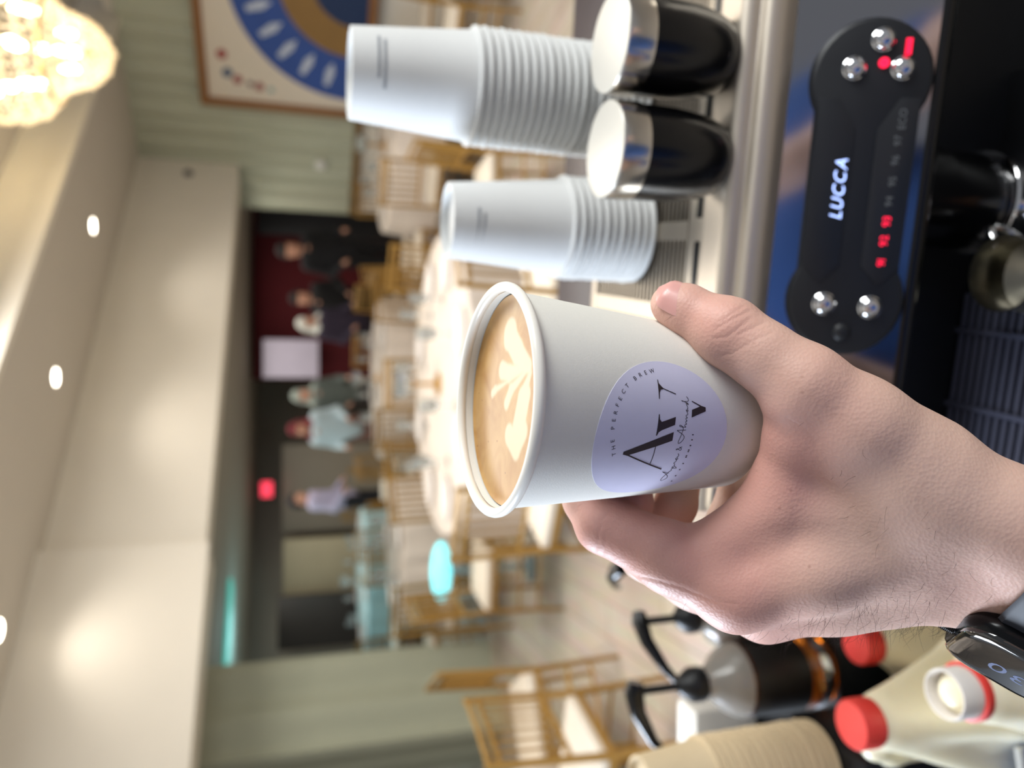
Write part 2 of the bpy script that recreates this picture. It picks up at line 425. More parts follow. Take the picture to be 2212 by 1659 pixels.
for k, (x, y) in enumerate([(-19.42, -11.43), (-16.16, -11.41), (-12.92, -11.47), (-9.98, -11.57), (-7.2, -11.6), (-6.6, -11.6), (-4.9, -11.69), (-4.3, -11.69), (-2.51, -11.78), (-.38, -11.8), (1.51, -11.68)]):
    poly2(mb, [(x - .2, y - .3), (x + .2, y - .3), (x + .2, y + .3), (x - .2, y + .3)])
on_cup(mb)
mb.build('sticker_print', M_ink, stk, smooth=False)['label'] = 'dark brown logo, ring lettering and script names'
# ================================================================== THE HAND (left hand of the person who holds the cup)
P = at
def px(r, d): return r
HAND = []
def chain(pts, k=.005):
    for a, b in zip(pts[:-1], pts[1:]):
        HAND.append((P(*a[:3]), P(*b[:3]), a[3], b[3], k))
# thumb
chain([(1446, 656, .262, .0066), (1478, 668, .260, .0082), (1572, 718, .252, .0112), (1650, 770, .247, .0108), (1735, 832, .243, .0132), (1850, 920, .243, .0160), (1980, 1010, .245, .0185)])
# index
chain([(1960, 1165, .252, .0170), (1760, 1225, .257, .0150), (1590, 1272, .264, .0142), (1450, 1205, .270, .0122), (1305, 1133, .281, .0108)], .006)
chain([(1305, 1133, .281, .0106), (1268, 1078, .288, .0092), (1256, 1000, .304, .0086), (1258, 940, .310, .0080), (1262, 890, .312, .0070)], .003)
# middle
chain([(1960, 1228, .270, .0165), (1800, 1275, .278, .0145), (1650, 1308, .286, .0128), (1500, 1252, .296, .0112), (1392, 1200, .306, .0105)], .006)
chain([(1400, 1200, .306, .0105), (1460, 1090, .303, .0086), (1474, 1010, .314, .0085), (1478, 930, .318, .0075)], .002)
# ring
chain([(1980, 1240, .290, .0155), (1820, 1270, .300, .0135), (1700, 1280, .306, .0120), (1540, 1200, .322, .0100)], .006)
chain([(1540, 1200, .322, .0100), (1592, 1075, .316, .0084), (1606, 1000, .322, .0080), (1610, 930, .324, .0070)], .002)
# little finger
chain([(1990, 1235, .305, .0145), (1850, 1240, .318, .0120), (1760, 1240, .322, .0110), (1660, 1165, .334, .0088), (1700, 1060, .326, .0075), (1712, 980, .326, .0065)], .004)
# soft inner side of the index
chain([(1340, 1135, .288, .0100), (1352, 1085, .296, .0100), (1360, 1010, .306, .0090)], .004)
# web between thumb and index, palm fill
chain([(1712, 880, .2430, .0082), (1712, 955, .2490, .0088), (1690, 1035, .2550, .0095), (1646, 1112, .2600, .0102), (1560, 1178, .2650, .0115)], .005)
chain([(1740, 930, .247, .0100), (1950, 1080, .249, .0190)], .006)
chain([(1700, 1090, .257, .0120), (1960, 1120, .252, .0195)], .006)
chain([(1680, 1180, .262, .0130), (1960, 1150, .256, .0190)], .006)
chain([(1740, 1140, .285, .0160), (1980, 1160, .275, .0200)], .006)
chain([(1720, 1240, .272, .0130), (1960, 1215, .262, .0180)], .008)
chain([(1650, 1292, .275, .0125), (1900, 1252, .270, .0158)], .008)
chain([(1740, 1275, .290, .0130), (1960, 1235, .282, .0165)], .008)
chain([(1800, 1150, .310, .0130), (1990, 1180, .290, .0180)], .006)
# wrist and forearm
WR = P(2000, 1055, .246); WU = P(2000, 1200, .270)
wdir = (P(2300, 1205, .240) - P(2000, 1075, .252)); wdir /= np.linalg.norm(wdir)
E1 = WR + wdir * .085; E2 = WU + wdir * .085
HAND.append((P(1960, 1040, .246), E1, .0190, .0205, .008)); HAND.append((P(1960, 1205, .268), E2, .0170, .0185, .008))
HAND.append(((WR + WU) / 2, (E1 + E2) / 2, .020, .021, .008))
EL = (E1 + E2) / 2 + wdir * .17
HAND.append((E1, EL, .0205, .036, .01)); HAND.append((E2, EL, .0190, .036, .01))
HV, HF = sdf_mesh(HAND, .0009, .005, 4)
me = np_mesh('hand', HV, HF)
# blush: knuckles and finger sides are pinker
bl = np.zeros(len(HV))
for c, s, w in [((1566, 1262, .252), .016, 1.0), ((1300, 1165, .275), .012, .8), ((1560, 700, .243), .010, .7), ((1450, 650, .256), .012, .6), ((1640, 1030, .25), .016, .8),
                ((1640, 1360, .28), .018, .8), ((1400, 1180, .27), .016, .5), ((1700, 960, .242), .014, .5), ((1780, 830, .235), .014, .3), ((2160, 1230, .245), .02, .4), ((1330, 1100, .285), .012, 1.0)]:
    bl += w * np.exp(-((HV - P(*c)) ** 2).sum(1) / (2 * s * s))
me.attributes.new('blush', 'FLOAT', 'POINT').data.foreach_set('value', np.clip(bl, 0, 1).astype(np.float32))
# creases over the joints
hrel = HV - CAM; hdep = hrel @ np.array([0, CT, -ST]); hx_ = 1106 - FPX * (hrel @ np.array([0, ST, CT])) / hdep; hy_ = 829.5 - FPX * hrel[:, 0] / hdep
cre = np.zeros(len(HV))
for w, pl, zmax in ((.8, [(1543, 732), (1570, 728), (1605, 702), (1618, 690)], .27), (1, [(1548, 710), (1581, 690), (1619, 672)], .27), (.7, [(1554, 697), (1586, 675), (1605, 663)], .27), (.7, [(1596, 722), (1630, 708), (1651, 697)], .27), (.5, [(1556, 770), (1586, 762), (1620, 742)], .27),
                    (.5, [(1632, 734), (1668, 720)], .27), (.8, [(1296, 1140), (1293, 1168), (1286, 1190)], .30), (.6, [(1310, 1150), (1307, 1180), (1300, 1200)], .30), (.9, [(1300, 1124), (1312, 1112), (1322, 1100)], .30),
                    (.7, [(1346, 1238), (1406, 1250), (1471, 1268), (1539, 1296), (1590, 1306)], .30), (.7, [(1632, 1020), (1612, 1050), (1588, 1078)], .28), (.35, [(1690, 940), (1720, 960), (1745, 1000)], .26), (.35, [(1700, 905), (1740, 925), (1765, 960)], .26), (.3, [(1460, 1120), (1485, 1140)], .28)):
    dm = np.full(len(HV), 1e9)
    for a, b in zip(pl[:-1], pl[1:]):
        a, b = np.array(a, float), np.array(b, float); ba = b - a
        t = np.clip(((hx_ - a[0]) * ba[0] + (hy_ - a[1]) * ba[1]) / (ba @ ba), 0, 1)
        dm = np.minimum(dm, np.hypot(hx_ - a[0] - t * ba[0], hy_ - a[1] - t * ba[1]))
    cre = np.maximum(cre, w * np.exp(-(dm / 4.2) ** 2) * (hdep < zmax))
me.attributes.new('crease', 'FLOAT', 'POINT').data.foreach_set('value', cre.astype(np.float32))
def skin_mat():
    m = bpy.data.materials.new('skin'); m.use_nodes = True; nt = m.node_tree; b = nt.nodes['Principled BSDF']; L = nt.links.new
    b.inputs['Roughness'].default_value = .5; b.inputs['Specular IOR Level'].default_value = .4
    b.inputs['Subsurface Weight'].default_value = .12; b.inputs['Subsurface Radius'].default_value = (1, .35, .2); b.inputs['Subsurface Scale'].default_value = .006
    tc = nt.nodes.new('ShaderNodeTexCoord')
    n = nt.nodes.new('ShaderNodeTexNoise'); n.inputs['Scale'].default_value = 55; n.inputs['Detail'].default_value = 4; L(tc.outputs['Object'], n.inputs['Vector'])
    a = nt.nodes.new('ShaderNodeAttribute'); a.attribute_name = 'blush'
    m1 = nt.nodes.new('ShaderNodeMix'); m1.data_type = 'RGBA'
    m1.inputs[6].default_value = (*rgb(206, 170, 154), 1); m1.inputs[7].default_value = (*rgb(216, 182, 164), 1); L(n.outputs['Fac'], m1.inputs[0])
    m2 = nt.nodes.new('ShaderNodeMix'); m2.data_type = 'RGBA'; m2.inputs[7].default_value = (*rgb(218, 150, 138), 1)
    mu = nt.nodes.new('ShaderNodeMath'); mu.operation = 'MULTIPLY'; mu.inputs[1].default_value = .6; L(a.outputs['Fac'], mu.inputs[0])
    L(mu.outputs[0], m2.inputs[0]); L(m1.outputs[2], m2.inputs[6])
    v = nt.nodes.new('ShaderNodeTexVoronoi'); v.inputs['Scale'].default_value = 210; L(tc.outputs['Object'], v.inputs['Vector'])
    sp = nt.nodes.new('ShaderNodeMapRange'); sp.inputs[1].default_value = .05; sp.inputs[2].default_value = .16; sp.inputs[3].default_value = .35; sp.inputs[4].default_value = 0
    L(v.outputs['Distance'], sp.inputs[0])
    n3 = nt.nodes.new('ShaderNodeTexNoise'); n3.inputs['Scale'].default_value = 35; L(tc.outputs['Object'], n3.inputs['Vector'])
    gt = nt.nodes.new('ShaderNodeMapRange'); gt.inputs[1].default_value = .5; gt.inputs[2].default_value = .62; L(n3.outputs['Fac'], gt.inputs[0])
    ml = nt.nodes.new('ShaderNodeMath'); ml.operation = 'MULTIPLY'; L(sp.outputs[0], ml.inputs[0]); L(gt.outputs[0], ml.inputs[1])
    m3 = nt.nodes.new('ShaderNodeMix'); m3.data_type = 'RGBA'; m3.inputs[7].default_value = (*rgb(150, 98, 80), 1)
    L(ml.outputs[0], m3.inputs[0]); L(m2.outputs[2], m3.inputs[6]); L(m3.outputs[2], b.inputs['Base Color'])
    v4 = nt.nodes.new('ShaderNodeTexVoronoi'); v4.inputs['Scale'].default_value = 900; L(tc.outputs['Object'], v4.inputs['Vector'])
    n5 = nt.nodes.new('ShaderNodeTexNoise'); n5.inputs['Scale'].default_value = 260; n5.inputs['Detail'].default_value = 5; L(tc.outputs['Object'], n5.inputs['Vector'])
    ad = nt.nodes.new('ShaderNodeMath'); ad.operation = 'ADD'; L(v4.outputs['Distance'], ad.inputs[0]); L(n5.outputs['Fac'], ad.inputs[1])
    bp = nt.nodes.new('ShaderNodeBump'); bp.inputs['Strength'].default_value = .16; bp.inputs['Distance'].default_value = .0006
    ca = nt.nodes.new('ShaderNodeAttribute'); ca.attribute_name = 'crease'
    cm = nt.nodes.new('ShaderNodeMath'); cm.operation = 'MULTIPLY_ADD'; cm.inputs[1].default_value = -3.2; L(ca.outputs['Fac'], cm.inputs[0]); L(ad.outputs[0], cm.inputs[2])
    L(cm.outputs[0], bp.inputs['Height']); L(bp.outputs['Normal'], b.inputs['Normal'])
    return m
M_skin = skin_mat()
person = empty('person', tuple(map(float, EL)), label='left hand and bare forearm reaching in, fingers wrapped round the white latte cup', cat='person')
hand = link('hand', me, M_skin); hand.parent = person; hand.matrix_parent_inverse = Matrix.Translation(-Vector(EL))
# ---- nail, hair, sleeve of the same person
def IMG(x, y, z): return np.array([-y, -ST * x - CT * z, -CT * x + ST * z])     # along picture x, picture y, towards the viewer
def nrm(v): v = np.array(v, float); return v / np.linalg.norm(v)
def child_world(o, par):
    o.parent = par; o.matrix_parent_inverse = par.matrix_world.inverted() if par.matrix_world != Matrix.Identity(4) else Matrix.Translation(-par.location)
    return o
M_nail = mat('nail', rgb(222, 166, 158), 0.32, var=.08, scale=90, sss=.15, coat=.1)
tA, tB = P(1440, 652, .262), P(1540, 700, .2555)
tx = nrm(tB - tA); nn = nrm(IMG(.20, -.40, .90)); nn = nrm(nn - tx * (nn @ tx)); tb = np.cross(tx, nn)
V = []; Fc = []; NI, NJ = 14, 13
for i in range(NI):
    u = i / (NI - 1); s = -.0040 + .0145 * u
    half = math.radians(60) * math.sqrt(max(0.02, 1 - (2 * abs(u - .52)) ** 4))
    rad = .0077 + .0016 * min(1, max(0, u)) + (.0001 if u > .08 else -.0005) - .0022 * max(0, .25 - u) * 4
    for j in range(NJ):
        a = half * (2 * j / (NJ - 1) - 1)
        V.append(tA + tx * s + (nn * math.cos(a) * 0.98 + tb * math.sin(a)) * rad)
for i in range(NI - 1):
    for j in range(NJ - 1): Fc.append((i * NJ + j, i * NJ + j + 1, (i + 1) * NJ + j + 1, (i + 1) * NJ + j))
nail = MB().add(V, Fc).build('thumbnail', M_nail)
child_world(nail, person)
# hair: fine dark hairs over the back of the hand and the wrist
rng = np.random.default_rng(3)
FN = np.cross(HV[HF[:, 2]] - HV[HF[:, 0]], HV[HF[:, 3]] - HV[HF[:, 1]])
VN = np.zeros_like(HV)
for k in range(4):
    for d in range(3): VN[:, d] += np.bincount(HF[:, k], FN[:, d], len(HV))
VN /= np.linalg.norm(VN, axis=1)[:, None] + 1e-12
rel = HV - CAM; dep = rel @ np.array([0, CT, -ST])
ix = 1106 - FPX * (rel @ np.array([0, ST, CT])) / dep; iy = 1659 - (829.5 + FPX * rel[:, 0] / dep)
eyv = IMG(0, 1, 0); ezv = IMG(0, 0, 1)
w_edge = np.exp(-((ix - 1930) / 150) ** 2) * np.clip(VN @ eyv, 0, 1) ** 2 * 3 + np.exp(-((ix - 1720) / 70) ** 2) * np.clip(VN @ eyv, 0, 1) ** 2
w_back = .07 * np.exp(-((ix - 2010) / 150) ** 2) * np.exp(-((iy - 1210) / 130) ** 2) * np.clip(VN @ ezv, 0, 1) + .05 * np.exp(-((ix - 1440) / 60) ** 2) * np.clip(VN @ (eyv * .8 + ezv * .6), 0, 1)
wt = (w_edge + w_back) * (ix < 2150) * (ix > 1300); wt /= wt.sum()
hm = MB()
for i in rng.choice(len(HV), 480, p=wt, replace=False):
    n_ = VN[i]; edge = float(np.clip(n_ @ eyv, 0, 1))
    d_ = nrm(n_ * (.25 + .55 * edge) + IMG(-.55, .55, 0) + rng.normal(0, .35, 3))
    d_ = nrm(d_ - n_ * min(0, d_ @ n_ - .12))
    L_ = rng.uniform(.003, .0085) * (.65 + .5 * edge); bend = rng.normal(0, .5, 3) - n_ * .35
    pts = [HV[i] - n_ * .0003 + d_ * L_ * t + bend * L_ * .55 * t * t for t in (0, .25, .5, .75, 1)]
    hm.tube(pts, [.00004, .00004, .000034, .000026, .000012], 3, cap=False)
M_hair = mat('arm_hair', rgb(62, 44, 34), .5, var=.2, scale=100)
hair = hm.build('arm_hair', M_hair, smooth=False); child_world(hair, person); tag(hair, 'fine dark hair on hand and wrist', kind='stuff')
# shirt: blue sleeve and chest, standing just behind the phone; the machine's polished panel mirrors it
M_shirt = mat('blue_cotton', rgb(52, 88, 150), .85, var=.12, scale=60, bump=.3, bscale=400)
SH = np.array([-.25, -.30, 1.46])
pr_ = [(EL - wdir * .03, EL + wdir * .01, .043, .047), (EL + wdir * .01, SH, .050, .066),
       (SH + (.02, -.02, 0), (.17, -.34, 1.48), .075, .075), ((-.06, -.36, 1.46), (-.06, -.36, 1.0), .125, .135), ((-.16, -.36, 1.36), (-.14, -.36, .98), .085, .10), ((.05, -.36, 1.36), (.03, -.36, .98), .085, .10), ((.17, -.34, 1.46), (.25, -.30, 1.32), .062, .055)]
Vs, Fs = sdf_mesh(pr_, .008, .05, 3)
shirt = link('shirt', np_mesh('shirt', Vs, Fs), M_shirt); child_world(shirt, person); shirt['label'] = 'blue shirt with a short sleeve'

Va, Fa = sdf_mesh([((.245, -.30, 1.33), (.27, -.24, 1.24), .045, .042), ((.27, -.24, 1.24), (.12, -.13, 1.44), .042, .028), ((.12, -.13, 1.44), (.07, -.10, 1.52), .030, .032), ((.07, -.10, 1.52), (.045, -.085, 1.57), .022, .018)], .006, .02, 3)
arm2 = link('right_arm', np_mesh('right_arm', Va, Fa), M_skin); child_world(arm2, person); arm2['label'] = 'other bare arm, bent, behind the lens'
# ================================================================== THE WATCH ON THE WRIST
M_wcase = mat('watch_case', rgb(14, 15, 18), .22, metal=.5, var=.1, scale=80)
M_wglass = mat('watch_glass', rgb(10, 11, 14), .06, var=.05, scale=40, coat=1.0, spec=.8)
M_wband = mat('watch_band_rubber', rgb(46, 48, 55), .6, var=.06, scale=60)
M_wdig = mat('watch_digits', rgb(74, 84, 116), .4, emit=rgb(120, 145, 225), es=.02)
WC = P(2190, 1422, .250)
wx = nrm(IMG(.80, .45, .48)); wn = IMG(-.50, .83, .33); wn = nrm(wn - wx * (wn @ wx)); wy = np.cross(wn, wx)
WM = Matrix(((wx[0], wy[0], wn[0], WC[0]), (wx[1], wy[1], wn[1], WC[1]), (wx[2], wy[2], wn[2], WC[2]), (0, 0, 0, 1)))
watch = empty('smartwatch', M=WM, label='black smartwatch with dark grey band on the left wrist, crown towards the hand', cat='watch')
def rrect(hx, hy, r, n=7):
    o = []
    for cx, cy, a0 in ((hx - r, hy - r, 0), (-hx + r, hy - r, PI / 2), (-hx + r, -hy + r, PI), (hx - r, -hy + r, 1.5 * PI)):
        for k in range(n): a = a0 + PI / 2 * k / (n - 1); o.append((cx + r * math.cos(a), cy + r * math.sin(a)))
    return o
def loft(mb, levels):
    n = len(levels[0][0]); V = []; Fc = []
    for poly, z in levels: V += [(x, y, z) for x, y in poly]
    for i in range(len(levels) - 1):
        for k in range(n): k2 = (k + 1) % n; Fc.append((i * n + k, i * n + k2, (i + 1) * n + k2, (i + 1) * n + k))
    Fc.append(tuple(range(n - 1, -1, -1))); m = (len(levels) - 1) * n; Fc.append(tuple(range(m, m + n)))
    return mb.add(V, Fc)
hx, hy = .019, .0225
loft(MB(), [(rrect(hx - .006, hy - .006, .006), -.0062), (rrect(hx - .0025, hy - .0025, .009), -.0052), (rrect(hx - .0006, hy - .0006, .0105), -.003),
            (rrect(hx, hy, .011), -.0002), (rrect(hx - .0004, hy - .0004, .011), .0018), (rrect(hx - .0014, hy - .0014, .0105), .0030)]).build('case', M_wcase, watch)
loft(MB(), [(rrect(hx - .0013, hy - .0013, .0105), .0029), (rrect(hx - .0013, hy - .0013, .0105), .0036), (rrect(hx - .0018, hy - .0018, .0102), .0044), (rrect(hx - .003, hy - .003, .0095), .0050), (rrect(hx - .006, hy - .006, .007), .0053)]).build('screen', M_wglass, watch)
mb = MB(); pr = []
for k in range(9): pr += [(.00345, -.0004 + k * .00055), (.0037, -.0002 + k * .00055)]
pr += [(.0030, .0046)]
mb.lathe([(.0028, -.0008)] + pr, 20, c=(-hx + .0004, -.001, -.0004), axis=(-1, 0, 0)); mb.build('crown', M_wcase, watch)
mb = MB(); word(mb, '10', .0085, Matrix.Translation((.0140, -.002, .00535)) @ Matrix.Rotation(PI, 4, 'Z'), .2)
word(mb, '30', .0085, Matrix.Translation((.0005, -.002, .00535)) @ Matrix.Rotation(PI, 4, 'Z'), .2)
for yy in (-.0008, -.0034): mb.box((.0072, yy, .00535), (.0009, .0009, .00004))
mb.build('clock_digits', M_wdig, watch, smooth=False)['label'] = 'pale digits of the time display'
# band: follows the wrist's own outline, 2 mm thick
wl = np.stack([(HV - WC) @ wx, (HV - WC) @ wy, (HV - WC) @ wn], 1); wl = wl[np.abs(wl[:, 0]) < .014]
cy, cz = wl[:, 1].mean(), wl[:, 2].mean(); an = np.arctan2(wl[:, 2] - cz, wl[:, 1] - cy); rd = np.hypot(wl[:, 1] - cy, wl[:, 2] - cz)
NA = 72; rad = np.array([rd[np.abs((an - 2 * PI * k / NA + PI) % (2 * PI) - PI) < .10].max() for k in range(NA)])
for _ in range(3): rad = np.maximum(rad, (np.roll(rad, 1) + np.roll(rad, -1)) / 2) * .5 + .5 * (np.roll(rad, 1) + rad + np.roll(rad, -1)) / 3
V = []; Fc = []
for k in range(NA):
    a = 2 * PI * k / NA
    for w, q in ((-.0118, .0004), (.0118, .0004), (.0122, .0014), (.0108, .0026), (-.0108, .0026), (-.0122, .0014)):
        V.append((w, cy + (rad[k] + q) * math.cos(a), cz + (rad[k] + q) * math.sin(a)))
for k in range(NA):
    for q in range(6): a, b = 6 * k, 6 * ((k + 1) % NA); Fc.append((a + q, a + (q + 1) % 6, b + (q + 1) % 6, b + q))
MB().add(V, Fc).build('band', M_wband, watch)['label'] = 'dark grey rubber band'
# ================================================================== COFFEE BAR: counter, espresso machine, cups, bottles
M_steel = mat('brushed_steel', rgb(192, 183, 170), .42, metal=1.0, var=.06, scale=8, stretch=(1, 60, 60))
M_mirror = mat('polished_steel', rgb(150, 150, 155), .09, metal=1.0, var=.03, scale=6)
M_chrome = mat('chrome', rgb(220, 220, 222), .06, metal=1.0, var=.02)
M_black = mat('black_plastic', rgb(20, 21, 24), .42, var=.12, scale=60)
M_blackg = mat('black_gloss', rgb(8, 8, 10), .2, var=.1, scale=60)
M_panel = mat('panel_charcoal', rgb(24, 26, 31), .45, var=.06, scale=30)
M_panel2 = mat('panel_lane', rgb(28, 30, 35), .38, var=.06, scale=30)
M_ledw = mat('led_white', rgb(170, 190, 255), .5, emit=rgb(165, 190, 255), es=1.6)
M_ledr = mat('led_red', rgb(255, 30, 70), .5, emit=rgb(255, 26, 66), es=1.1)
M_grey = mat('print_grey', rgb(104, 108, 112), .6)
M_counter = mat('counter_black', rgb(22, 21, 22), .35, var=.2, scale=20)
mb = MB(); mb.box((-.35, .50, .83), (2.0, .90, .04)); ct = mb.build('worktop', M_counter, bevel=.004)
cb = MB().box((-.35, .52, .405), (1.94, .84, .81)).build('bar_counter', mat('counter_front', rgb(90, 84, 76), .6), bevel=.004)
tag(ct, 'black coffee bar worktop under the milk jugs and espresso machine', 'worktop')
tag(cb, 'plain bar counter cabinet carrying the black worktop', 'counter')
ZT = 1.286
MO = on_z(1556, 325, ZT); RZ = math.radians(-10)
mach = empty('espresso_machine', tuple(MO), RZ, label='stainless steel espresso machine with black dumbbell shaped control panel and red lit numbers', cat='espresso machine')
MM = Matrix.Translation(Vector(MO)) @ Matrix.Rotation(RZ, 4, 'Z'); MMi = MM.inverted()
XL, XR = -.24, .20
# lip profile (y, z), swept along the width
def sweepx(mb, prof, x0, x1, close=False):
    n = len(prof); V = [(x0, y, z) for y, z in prof] + [(x1, y, z) for y, z in prof]
    Fc = [(i, i + 1, n + i + 1, n + i) for i in range(n - 1)]
    if close: Fc += [(n - 1, 0, n, 2 * n - 1), tuple(range(n - 1, -1, -1)), tuple(range(n, 2 * n))]
    return mb.add(V, Fc)
lip = chaikin([(.012, 0), (0, 0), (-.009, 0), (-.0125, -.002), (-.0145, -.006), (-.0142, -.0105), (-.0165, -.0112), (-.0205, -.0125), (-.0225, -.017), (-.0225, -.0235), (-.020, -.030), (-.0170, -.0350)], 3)
sweepx(MB(), [tuple(p) for p in lip] + [(.012, -.035)], XL, XR, True).build('front_lip', mat('satin_lip_steel', rgb(222, 211, 196), .5, metal=1.0, var=.05, scale=8), mach)['label'] = 'rounded double steel lip'
PT, PB = np.array([-.0170, -.0350]), np.array([-.0560, -.1085])
es = (PB - PT) / np.linalg.norm(PB - PT); pn = np.array([es[1], -es[0]])      # down the slope, outward normal (y, z)
if pn[0] > 0: pn = -pn
sweepx(MB(), [tuple(PT), tuple(PB), tuple(PB + (.05, -.004)), tuple(PT + (.03, 0))], XL, XR, True).build('front_panel', M_mirror, mach)['label'] = 'polished slanted front panel'
sweepx(MB(), chaikin([tuple(PB + (.001, .001)), tuple(PB + (-.003, -.002)), tuple(PB + (-.002, -.010)), tuple(PB + (.012, -.014)), tuple(PB + (.05, -.014))], 2), XL, XR, True).build('panel_edge', M_blackg, mach)['label'] = 'black lower edging'
mb = MB().box(((XL + XR) / 2, .10, -.217), (XR - XL - .01, .20, .33)); mb.build('back_body', M_black, mach, bevel=.006)
mb = MB().box(((XL + XR) / 2, .254, -.012), (XR - XL, .105, .02)); mb.build('rear_top', mat('rear_top', rgb(58, 48, 52), .4, var=.2, scale=25), mach, bevel=.004)['label'] = 'dark rear deck'
for sx in (XL, XR - .02):
    MB().box((sx + .01, .13, -.13), (.02, .30, .25)).build('side_panel', M_steel, mach, bevel=.004)
# cup tray
MB().box(((XL + XR) / 2, .104, -.012), (XR - XL - .005, .184, .012)).build('tray_base', M_black, mach)
MB().box(((XL + XR) / 2, .022, -.004), (XR - XL - .005, .022, .008)).build('tray_edge', M_steel, mach, bevel=.001)
MB().box(((XL + XR) / 2, .196, -.003), (XR - XL - .005, .010, .008)).build('tray_edge', M_steel, mach, bevel=.001)
b0 = None
for k in range(25):
    y = .038 + k * .0062
    if b0 is None: b0 = MB().box((0, 0, -.0035), (XR - XL - .006, .0016, .005)).build('grille_bar', M_steel, mach); b0.location = ((XL + XR) / 2, y, 0)
    else: c = dup(b0, mach); c.location = ((XL + XR) / 2, y, 0)
for k in range(8):
    x = XL + .010 + k * .060
    MB().box((x, .112, -.0022), (.013, .158, .0052)).build('tray_strip', M_steel, mach)
    if k < 7:
        sl = MB().box((x + .030, .0185, .0001), (.044, .0062, .0014)).build('tray_slot', M_blackg, mach)
        sl['label'] = 'black slot'
# control panel: outline = two discs and a waist, in panel coordinates (x along the machine, s down the slope)
def on_panel(x, y):
    o = MMi @ Vector(CAM); d = MMi.to_3x3() @ Vector(ray(x, y)); n = Vector((0, pn[0], pn[1])); p0 = Vector((0, PT[0], PT[1]))
    t = (p0 - o).dot(n) / d.dot(n); p = o + d * t
    return p.x, (p.y - PT[0]) * es[0] + (p.z - PT[1]) * es[1]
def pan(x, s, h): return (x, PT[0] + es[0] * s + pn[0] * h, PT[1] + es[1] * s + pn[1] * h)
def pan_xf(mb): mb.v = [pan(*p) for p in mb.v]; return mb
xr, sr = on_panel(1892, 172); xl, sl_ = on_panel(1824, 648); sc = (sr + sl_) / 2; Rp = .0353; sc -= .0022
out = []
w_ = math.radians(58)
for k in range(25): a = -PI + w_ + (2 * PI - 2 * w_) * k / 24; out.append((xr + Rp * math.cos(a), sc + Rp * math.sin(a)))
for k in range(25): a = w_ + (2 * PI - 2 * w_) * k / 24; out.append((xl + Rp * math.cos(a), sc + Rp * math.sin(a)))
mb = MB(); n = len(out)
cx_ = sum(p[0] for p in out) / n
def inset(q): return [(x + (cx_ - x) * 0 - q * np.sign(x - cx_) * min(1, abs(x - cx_) / .05), sc + (s - sc) * (1 - q / Rp)) for x, s in out]
loft(mb, [(out, -.001), (out, .0035), (inset(.0012), .0055), (inset(.003), .0062)])
pan_xf(mb).build('control_panel', M_panel, mach)['label'] = 'black dumbbell shaped control panel'
cpan = [o for o in mach.children if o.name.startswith('control_panel')][0]
for s0, s1 in ((sc - .029, sc - .0065), (sc + .0065, sc + .029)):
    q = 1 if s0 > sc else -1
    poly = [(xl + .022, s0), (xr - .030, s0), (xr - .012, s0 if q < 0 else (s0 + s1) / 2), (xr - .012, s1 if q > 0 else (s0 + s1) / 2), (xr - .030, s1), (xl + .022, s1), (xl + .010, (s0 + s1) / 2)]
    mb = MB().prism(poly, .006, .0070); pan_xf(mb).build('display_lane', M_panel2, cpan, bevel=.0004)
for x, y, r in ((1903, 92, .0062), (1840, 153, .0062), (1944, 153, .0062), (1775, 655, .0064), (1873, 663, .0064)):
    px_, ps = on_panel(x, y)
    mb = MB().lathe([(r * 1.12, .0055), (r * 1.12, .0068), (r, .0074)] + [(r * math.cos(t), .0074 + r * .62 * math.sin(t)) for t in np.linspace(.15, PI / 2 - .02, 7)], 24, c=(px_, ps, 0))
    pan_xf(mb).build('push_button', M_chrome, cpan)['label'] = 'domed chrome button'
px_, ps = on_panel(1812, 715)
pan_xf(MB().lathe([(.0058 * math.cos(t), .006 + .0035 * math.sin(t)) for t in np.linspace(0, PI / 2 - .02, 7)], 20, c=(px_, ps, 0))).build('dark_button', M_panel, cpan)
def panel_text(txt, x, y, size, m, name, gap=.22, h=.0074, slant=0.0):
    px_, ps = on_panel(x, y); mb = MB()
    word(mb, txt, size, Matrix.Translation((px_, ps, h)) @ Matrix(((1, slant, 0, 0), (0, -1, 0, 0), (0, 0, 1, 0), (0, 0, 0, 1))), gap)
    return pan_xf(mb).build(name, m, cpan, smooth=False)
panel_text('LUCCA', 1806, 408, .0070, M_ledw, 'display_name', .26, slant=.25)['label'] = 'glowing pale blue display word'
for t, x, y in (('91', 1896, 568), ('92', 1902, 521), ('93', 1908, 480)): panel_text(t, x, y, .0046, M_ledr, 'red_number', .15)
for t, x, y in (('94', 1913, 437), ('95', 1920, 395), ('96', 1926, 350), ('97', 1932, 308), ('ECO', 1942, 262)): panel_text(t, x, y, .0042, M_grey, 'grey_number', .15)
px_, ps = on_panel(1903, 142); mb = MB()
mb.lathe([(.0011, .0066), (.0011, .0076), (.0030, .0076), (.0030, .0066)], 20, c=(px_, ps, 0)); pan_xf(mb).build('power_lamp', M_ledr, cpan)['label'] = 'red ring lamp'
px_, ps = on_panel(1956, 107); mb = MB()
for k in range(6): mb.box((px_ - .0040 + k * .0016, ps, .0070), (.0012, .0034, .0008))
pan_xf(mb).build('level_bar', M_ledr, cpan)['label'] = 'small red bar'
